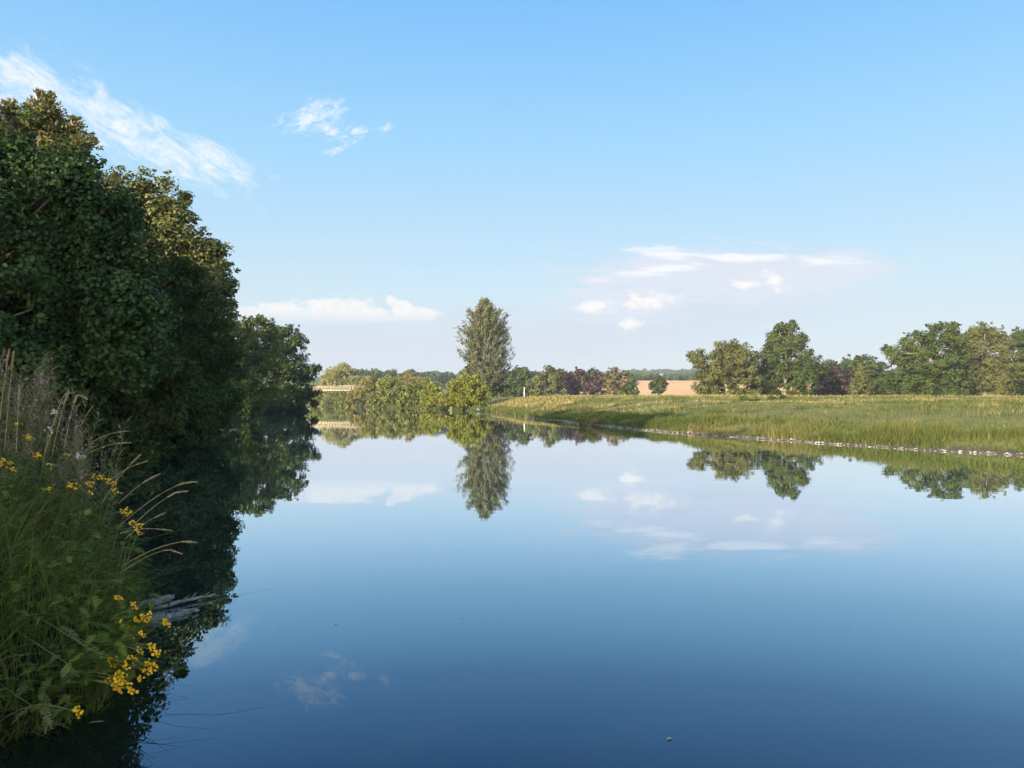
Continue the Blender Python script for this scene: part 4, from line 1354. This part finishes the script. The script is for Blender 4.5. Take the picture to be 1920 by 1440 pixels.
TGROUP = 'yellow tansy flowering on the near bank'
T_ = [  # x, y, height of the head, buttons, spread, label
    (34, 795, 1.42, 9, .035, 'half-opened tansy highest up the bank among grass'),
    (54, 821, 1.35, 12, .04, 'small tansy cluster below the buff reed-like stalks'),
    (68, 853, 1.22, 16, .04, 'bright tansy cluster beside the whitish dry umbel stem'),
    (10, 868, 1.18, 24, .05, 'full round tansy cluster at the picture edge'),
    (25, 880, 1.16, 8, .025, 'single small tansy tuft beside the full round cluster'),
    (90, 872, 1.16, 7, .03, 'faint thin tansy cluster midway along the grassy slope'),
    (125, 852, 1.2, 6, .028, 'sparse tansy sprig next to the white umbels'),
    (90, 918, 1.02, 9, .04, 'fading tansy with few buttons above the straw grass'),
    (137, 911, 1.04, 20, .05, 'wide tansy cluster leading the row over the bright green ferny mound'),
    (168, 907, 1.05, 13, .038, 'middle tansy cluster in the row above the ferny mound'),
    (170, 923, 1.0, 7, .025, 'lowest little tansy tuft of the row above the ferny mound'),
    (183, 893, 1.08, 18, .045, 'uppermost tansy cluster of the row above the ferny mound'),
    (207, 903, 1.04, 22, .045, 'large tansy cluster at the tip of the row, edging the dark water'),
    (214, 920, 1.0, 8, .03, 'small tansy tuft hanging just under the large tip cluster'),
    (236, 960, .9, 20, .045, 'tansy cluster leaning out beside the long grass stalks'),
    (256, 983, .86, 18, .045, 'tansy cluster lower down the same lean beside the long grass stalks'),
    (261, 999, .82, 9, .025, 'drooping tansy tip pointing at the dark tree reflection'),
    (222, 1120, .5, 12, .025, 'lone tansy tuft above the driftwood slab'),
    (252, 1135, .46, 13, .026, 'tansy tuft touching the driftwood slab'),
    (256, 1162, .42, 11, .024, 'tansy tuft between the slab and the sunken log'),
    (271, 1160, .42, 22, .03, 'dense tansy tuft right at the root of the sunken log'),
    (280, 1150, .44, 7, .018, 'tiny tansy tuft over the root of the sunken log'),
    (312, 1167, .4, 20, .028, 'farthest-reaching tansy tuft, in front of the sunken log'),
    (234, 1170, .4, 10, .04, 'pale side-lit tansy spray below the lone tuft'),
    (245, 1187, .36, 9, .035, 'thin tansy spray trailing towards the big low clusters'),
    (268, 1190, .37, 10, .025, 'greenish tansy tuft among ferny leaves above the big low clusters'),
    (262, 1220, .33, 9, .022, 'tansy tuft in the middle of the big low clusters'),
    (283, 1212, .34, 12, .03, 'tansy tuft topping the outer string of low clusters'),
    (293, 1222, .32, 20, .03, 'tansy cluster on the outer string of low clusters'),
    (213, 1240, .3, 24, .034, 'rounded tansy cluster innermost of the low ones'),
    (247, 1237, .3, 16, .032, 'loose tansy cluster between the rounded one and the outer string'),
    (237, 1250, .28, 10, .025, 'shaded tansy tuft behind the biggest low cluster'),
    (284, 1248, .28, 30, .036, 'golden tansy cluster low on the outer string'),
    (275, 1258, .26, 16, .028, 'tansy cluster under the golden one'),
    (226, 1272, .24, 48, .05, 'biggest and densest tansy cluster, deep gold, low over the water'),
    (222, 1288, .21, 24, .035, 'underside tansy cluster beneath the biggest one'),
    (205, 1273, .23, 7, .02, 'little tansy tuft on the bank side of the biggest cluster'),
    (247, 1292, .2, 26, .032, 'lowest tansy pair hanging above the water'),
    (266, 1272, .23, 9, .018, 'little tansy tuft outside the lowest pair'),
    (146, 1336, .16, 18, .026, 'solitary tansy head on a drooping silvery stem near the water'),
]
for k, (x, y, z, nh, spd, lab) in enumerate(T_):
    Yh = zY(x, y, z)
    hd = at(x, y, Yh)
    bx = min(hd[0] - .22, float(XL(Yh)) - .1)
    by = Yh + .12
    bs = np.array((bx, by, float(ground(bx, by))))
    if bs[2] > hd[2] - .12:
        bs[2] = hd[2] - .18
    tansy('tansy_plant', lab, hd, bs, nh, spd, 500 + k, TGROUP)

# ferny leaves knitting the bank together (countless)
mb = MB()
X, Y, S = scatter_left(800, 2.4, 9, -.05, 2.0, 1.5)
for x, y, s in zip(X, Y, S):
    z = float(ground(x, y))
    hh = rng.uniform(.15, .55) * (1 if s > .3 else .8)
    ax = rng.uniform(-.1, .3) + (.5 if s < .5 else 0)
    for q in range(7):
        f = rng.uniform(.25, 1)
        az = rng.uniform(0, 2 * pi)
        V, Q = frond(rng, np.array((x + ax * f * hh, y - .1 * f, z + hh * f)), (cos(az) + .3, sin(az) - .2, rng.uniform(.1, .7)), rng.uniform(.07, .14), 10, .022)
        mb.add(V, Q, np.clip(rng.uniform(0, .8) + (.25 if (4.4 < y < 5.4 and s < .9) else 0), 0, 1))
tag(mb.build('ferny_weeds', M['fern'], None), 'ferny green weeds knitted together on the near bank', 'weeds', kind='stuff')


# fern leaves hanging low over the water
def hanging(name, label, x, y, z, n, seed, mt, L):
    rng = np.random.default_rng(seed)
    Yh = zY(x, y, z)
    c = at(x, y, Yh)
    root = empty(name, tuple(c), label, 'fern')
    lv = MB()
    for k in range(n):
        az = rng.uniform(-2.6, 1.6)
        V, Q = frond(rng, rng.normal(size=3) * .07, (cos(az), sin(az), rng.uniform(-.45, .5)), .6 * L * rng.uniform(.6, 1.2), 12, .026)
        lv.add(V, Q, np.clip(rng.uniform(.2, .9, 1)[0] * np.ones(len(V)), 0, 1))
    lv.build('fronds', M[mt], root)
    sm = MB()
    sm.tube([(-.3, .1, .12), (-.15, .05, .06), (0, 0, 0), (.05, -.02, -.02)], [.003, .003, .0025, .0015], 5)
    sm.build('stem', M['stem'], root)


hanging('fern_plant', 'drooping pale-green fern spray above the silvery stem', 120, 1240, .32, 14, 71, 'herb', .2)
hanging('fern_plant', 'fern spray hanging beside the biggest tansy cluster', 165, 1215, .36, 12, 72, 'fern', .18)
hanging('silvery_plant', 'drooping silvery feathery stem dipping to the water in the darkest corner', 55, 1320, .17, 16, 73, 'herb', .2)

# willowherb
protos = []
for v in range(3):
    rng2 = np.random.default_rng(900 + v)
    hgt = 1.15
    root = empty('willowherb', (0, 0, 0), 'wispy grey-pink willowherb gone to seed at the top of the weedy bank', 'wildflower', 'willowherb at the top of the weedy bank')
    sm, lv = MB(), MB()
    for s_ in range(4):
        az = rng2.uniform(0, 2 * pi)
        tip_ = np.array((cos(az) * .14, sin(az) * .14, hgt * rng2.uniform(.8, 1.05)))
        t = np.linspace(0, 1, 7)
        P = tip_ * t[:, None] * np.array((1, 1, 1)) + np.array((cos(az) * .03, sin(az) * .03, 0))
        sm.tube(P, np.linspace(.004, .0015, 7), 4)
        n = 46
        f = rng2.uniform(.12, .85, n)
        p0 = np.stack([np.interp(f, t, P[:, i]) for i in range(3)], -1)
        a2 = rng2.uniform(0, 2 * pi, n)
        D = nrm(np.stack((np.cos(a2), np.sin(a2), rng2.uniform(.2, .9, n)), -1))
        V, Q, k = leaf_quads(rng2, p0 + D * .03, np.array((0, 0, 1.0)) + rng2.normal(size=(n, 3)) * .4, .065, .014, D)
        lv.add(V, Q, np.repeat(rng2.uniform(0, 1, n), k))
        n = 38
        f = rng2.uniform(.55, 1, n)
        p0 = np.stack([np.interp(f, t, P[:, i]) for i in range(3)], -1)
        a2 = rng2.uniform(0, 2 * pi, n)
        D = nrm(np.stack((np.cos(a2) * .8, np.sin(a2) * .8, rng2.uniform(.4, 1.4, n)), -1))
        V, Q, k = leaf_quads(rng2, p0 + D * .035, rand_dirs(rng2, n), .075, .0042, D)
        pd = MB()
        pd.add(V, Q, np.repeat(rng2.uniform(0, 1, n), k))
        pd.build('seed_pods', M['pod'], root)
        n = 2
        f = rng2.uniform(.8, 1.0, n)
        p0 = np.stack([np.interp(f, t, P[:, i]) for i in range(3)], -1) + rng2.normal(size=(n, 3)) * .02
        for p_ in p0:
            V, Q, k = leaf_quads(rng2, p_ + rng2.normal(size=(4, 3)) * .003, rand_dirs(rng2, 4), .014, .012)
            fl = MB()
            fl.add(V, Q, np.repeat(rng2.uniform(0, 1, 4), k))
            fl.build('flower', M['pink'], root)
    sm.build('stem', M['stem'], root)
    lv.build('foliage', M['herb'], root)
    protos.append(root)
wpos = []
rng = np.random.default_rng(44)
XTRA = [(x_, y_) for x_, y_ in zip(rng.uniform(-20, 200, 45), rng.uniform(690, 880, 45)) if x_ < 95 and y_ > 655 + .95 * max(x_, 0) + 12]
# along the silhouette first, then behind it
for (x, y) in ((5, 648), (30, 668), (55, 672), (80, 684), (104, 700), (120, 735), (140, 752), (160, 775), (182, 790), (195, 815), (205, 848), (20, 700), (60, 720), (95, 745), (130, 790), (160, 820), (180, 850),
               (40, 750), (75, 780), (110, 815), (-20, 660), (-10, 720), (148, 860), (15, 770), (90, 712), (170, 800), (120, 770), (65, 700), (140, 830), (35, 690), (100, 765), *XTRA):
    Y = rng.uniform(6.2, 7.4) - (.9 if y > 800 else 0)
    tp = at(x, y, Y)
    wpos.append(tp)
for k, tp in enumerate(wpos):
    o = protos[k] if k < 3 else copy_tree(protos[k % 3])
    gz = float(ground(tp[0] - .06, tp[1]))
    s = min(1.35, max(.45, (tp[2] - gz) / 1.15))
    o.location = (tp[0] - .06, tp[1], tp[2] - 1.15 * s)
    o.scale = (s, s, s)
    o.rotation_euler = (0.06, 0.1, rng.uniform(0, 6.28))


# grass stalks with seed heads
def stalk(label, base, tip, head, r=.011, nod=0.0, seed=0, group='buff grass stalks on the near bank'):
    """base/tip: (x, y, Y) ; head: fraction of the stalk carrying the seed head"""
    rng = np.random.default_rng(seed)
    a, b_ = at(*base), at(*tip)
    root = empty('grass_stalk', tuple(a), label, 'grass stalk', group)
    v = b_ - a
    L = np.linalg.norm(v)
    n = 14
    t = np.linspace(0, 1, n)
    side = nrm(np.array((v[0], v[1], 0)) + 1e-6)
    P = v * t[:, None] + np.array((0, 0, 1.0)) * (L * .07 * np.sin(pi * t))[:, None]
    if nod:
        P = P + side * (nod * np.maximum(t - .75, 0) ** 1.5 * 4)[:, None] - np.array((0, 0, 1.0)) * (abs(nod) * np.maximum(t - .8, 0) ** 1.5 * 9)[:, None]
    mb = MB()
    mb.tube(P, np.linspace(.002, .0009, n), 4)
    mb.build('stem', M['straw_stem'], root, True)
    m_ = int(120 * max(.5, head * L / .15))
    f = 1 - head * rng.uniform(0, 1, m_)
    p0 = np.stack([np.interp(f, t, P[:, i]) for i in range(3)], -1)
    d = nrm(P[-1] - P[-4])
    u = (1 - f) / head
    rr = .75 * r * np.sin(pi * np.clip(u * .88 + .08, 0, 1)) ** .7
    q = rand_dirs(rng, m_)
    D = nrm(d * 1.3 + q * .8)
    V, Q, k = leaf_quads(rng, p0 + q * rr[:, None] * .8, q, .016, .0045, D)
    link_mesh('seed_head', V, Q, M['seed'], root, np.repeat(rng.uniform(0, 1, m_), k))


S_ = [
    ((-5, 830, 5.6), (17, 655, 5.6), .24, .016, 0, 'stout buff stalk with dense head at the picture edge'),
    ((8, 850, 5.5), (26, 658, 5.5), .26, .016, 0, 'tallest stout buff stalk with thick upright head'),
    ((30, 850, 5.5), (37, 722, 5.6), .26, .012, 0, 'short upright buff stalk with slim head among the weeds'),
    ((85, 850, 5.6), (126, 724, 5.6), .2, .014, .06, 'buff stalk with nodding head bent flat at the tip'),
    ((98, 850, 5.5), (129, 732, 5.5), .3, .012, 0, 'buff stalk with straight dense head beside the nodding one'),
    ((120, 840, 5.7), (148, 724, 5.7), .34, .012, .12, 'buff stalk whose head curls over into a hook'),
    ((190, 945, 5.2), (264, 852, 5.3), .25, .01, 0, 'pale stalk with bright narrow head above the tansy row'),
    ((222, 945, 5.2), (299, 889, 5.2), .42, .012, 0, 'pale stalk with feathery loose head over dark water'),
    ((225, 985, 4.9), (364, 897, 5.1), .26, .012, .03, 'longest pale stalk leaning far out over dark water'),
    ((235, 1000, 4.9), (348, 914, 5.0), .3, .012, .03, 'pale stalk running just under the longest leaning one'),
    ((235, 1010, 4.8), (309, 962, 4.9), .3, .007, 0, 'thin bare stalk below the pair of long leaning ones'),
    ((225, 1000, 4.8), (322, 995, 4.9), .3, .007, 0, 'nearly level thin stalk beside the drooping tansy tip'),
    ((230, 1060, 4.6), (365, 1012, 4.7), .2, .012, .02, 'low leaning stalk with a bright tip over the black reflection'),
    ((225, 1075, 4.6), (333, 1026, 4.6), .24, .008, .05, 'low arching stalk just beneath the bright-tipped one'),
    ((200, 905, 5.4), (277, 864, 5.5), .3, .007, 0, 'hair-thin stalk curving beside the bright narrow-headed one'),
    ((165, 850, 5.9), (245, 830, 5.9), .3, .006, 0, 'faint thin stalk crossing in front of the dull hazel bush'),
    ((170, 830, 5.9), (243, 808, 5.9), .3, .006, 0, 'faint thin stalk higher in front of the dull hazel bush'),
    ((150, 800, 6.2), (175, 761, 6.2), .5, .007, 0, 'short pale stalk at the edge of the willowherb'),
]
for k, (a, b_, hd, r, nod, lab) in enumerate(S_):
    stalk(lab, a, b_, hd, r, nod, 700 + k)

# dry umbels
for k, (x, y, z, lab) in enumerate(((102, 778, 1.5, 'dry whitish umbel near the straight buff stalk'), (150, 858, 1.2, 'dry whitish umbel lower down, above the tansy row'), (91, 808, 1.4, 'small white dry flower head on a thin green stem'))):
    Yh = zY(x, y, z)
    c = at(x, y, Yh)
    root = empty('dry_umbel', tuple(c), lab, 'flower')
    rng2 = np.random.default_rng(60 + k)
    mb = MB()
    mb.tube([(-.12, .05, -.5), (-.05, .02, -.25), (0, 0, 0)], [.004, .003, .0025], 4)
    hd = MB()
    for q in range(16 if k < 2 else 6):
        d = nrm(rng2.normal(size=3) + np.array((0, 0, .9)))
        e = d * rng2.uniform(.015, .032)
        mb.tube([(0, 0, 0), e], [.0012, .001], 3)
        V, Q, kk = leaf_quads(rng2, e + rng2.normal(size=(5, 3)) * .004, rand_dirs(rng2, 5), .012, .009)
        hd.add(V, Q, np.repeat(rng2.uniform(0, 1, 5), kk))
    mb.build('stem', M['stem'], root)
    hd.build('flower_head', M['umbel'], root)

# ------------------------------------------------------------------ air between here and the hills
m, t, o = mat('haze')
pv = t.new('ShaderNodeVolumePrincipled')
pv.inputs['Color'].default_value = (.84, .9, 1.0, 1)
pv.inputs['Density'].default_value = 0.0003
pv.inputs['Anisotropy'].default_value = 0.2
t.l.new(pv.outputs[0], o.inputs['Volume'])
mb = MB()
mb.box((0, 1450, 28), (8400, 3400, 62))
hz = mb.build('haze', m)
tag(hz, 'thin evening haze between the meadow and the far hills', 'haze', kind='stuff')
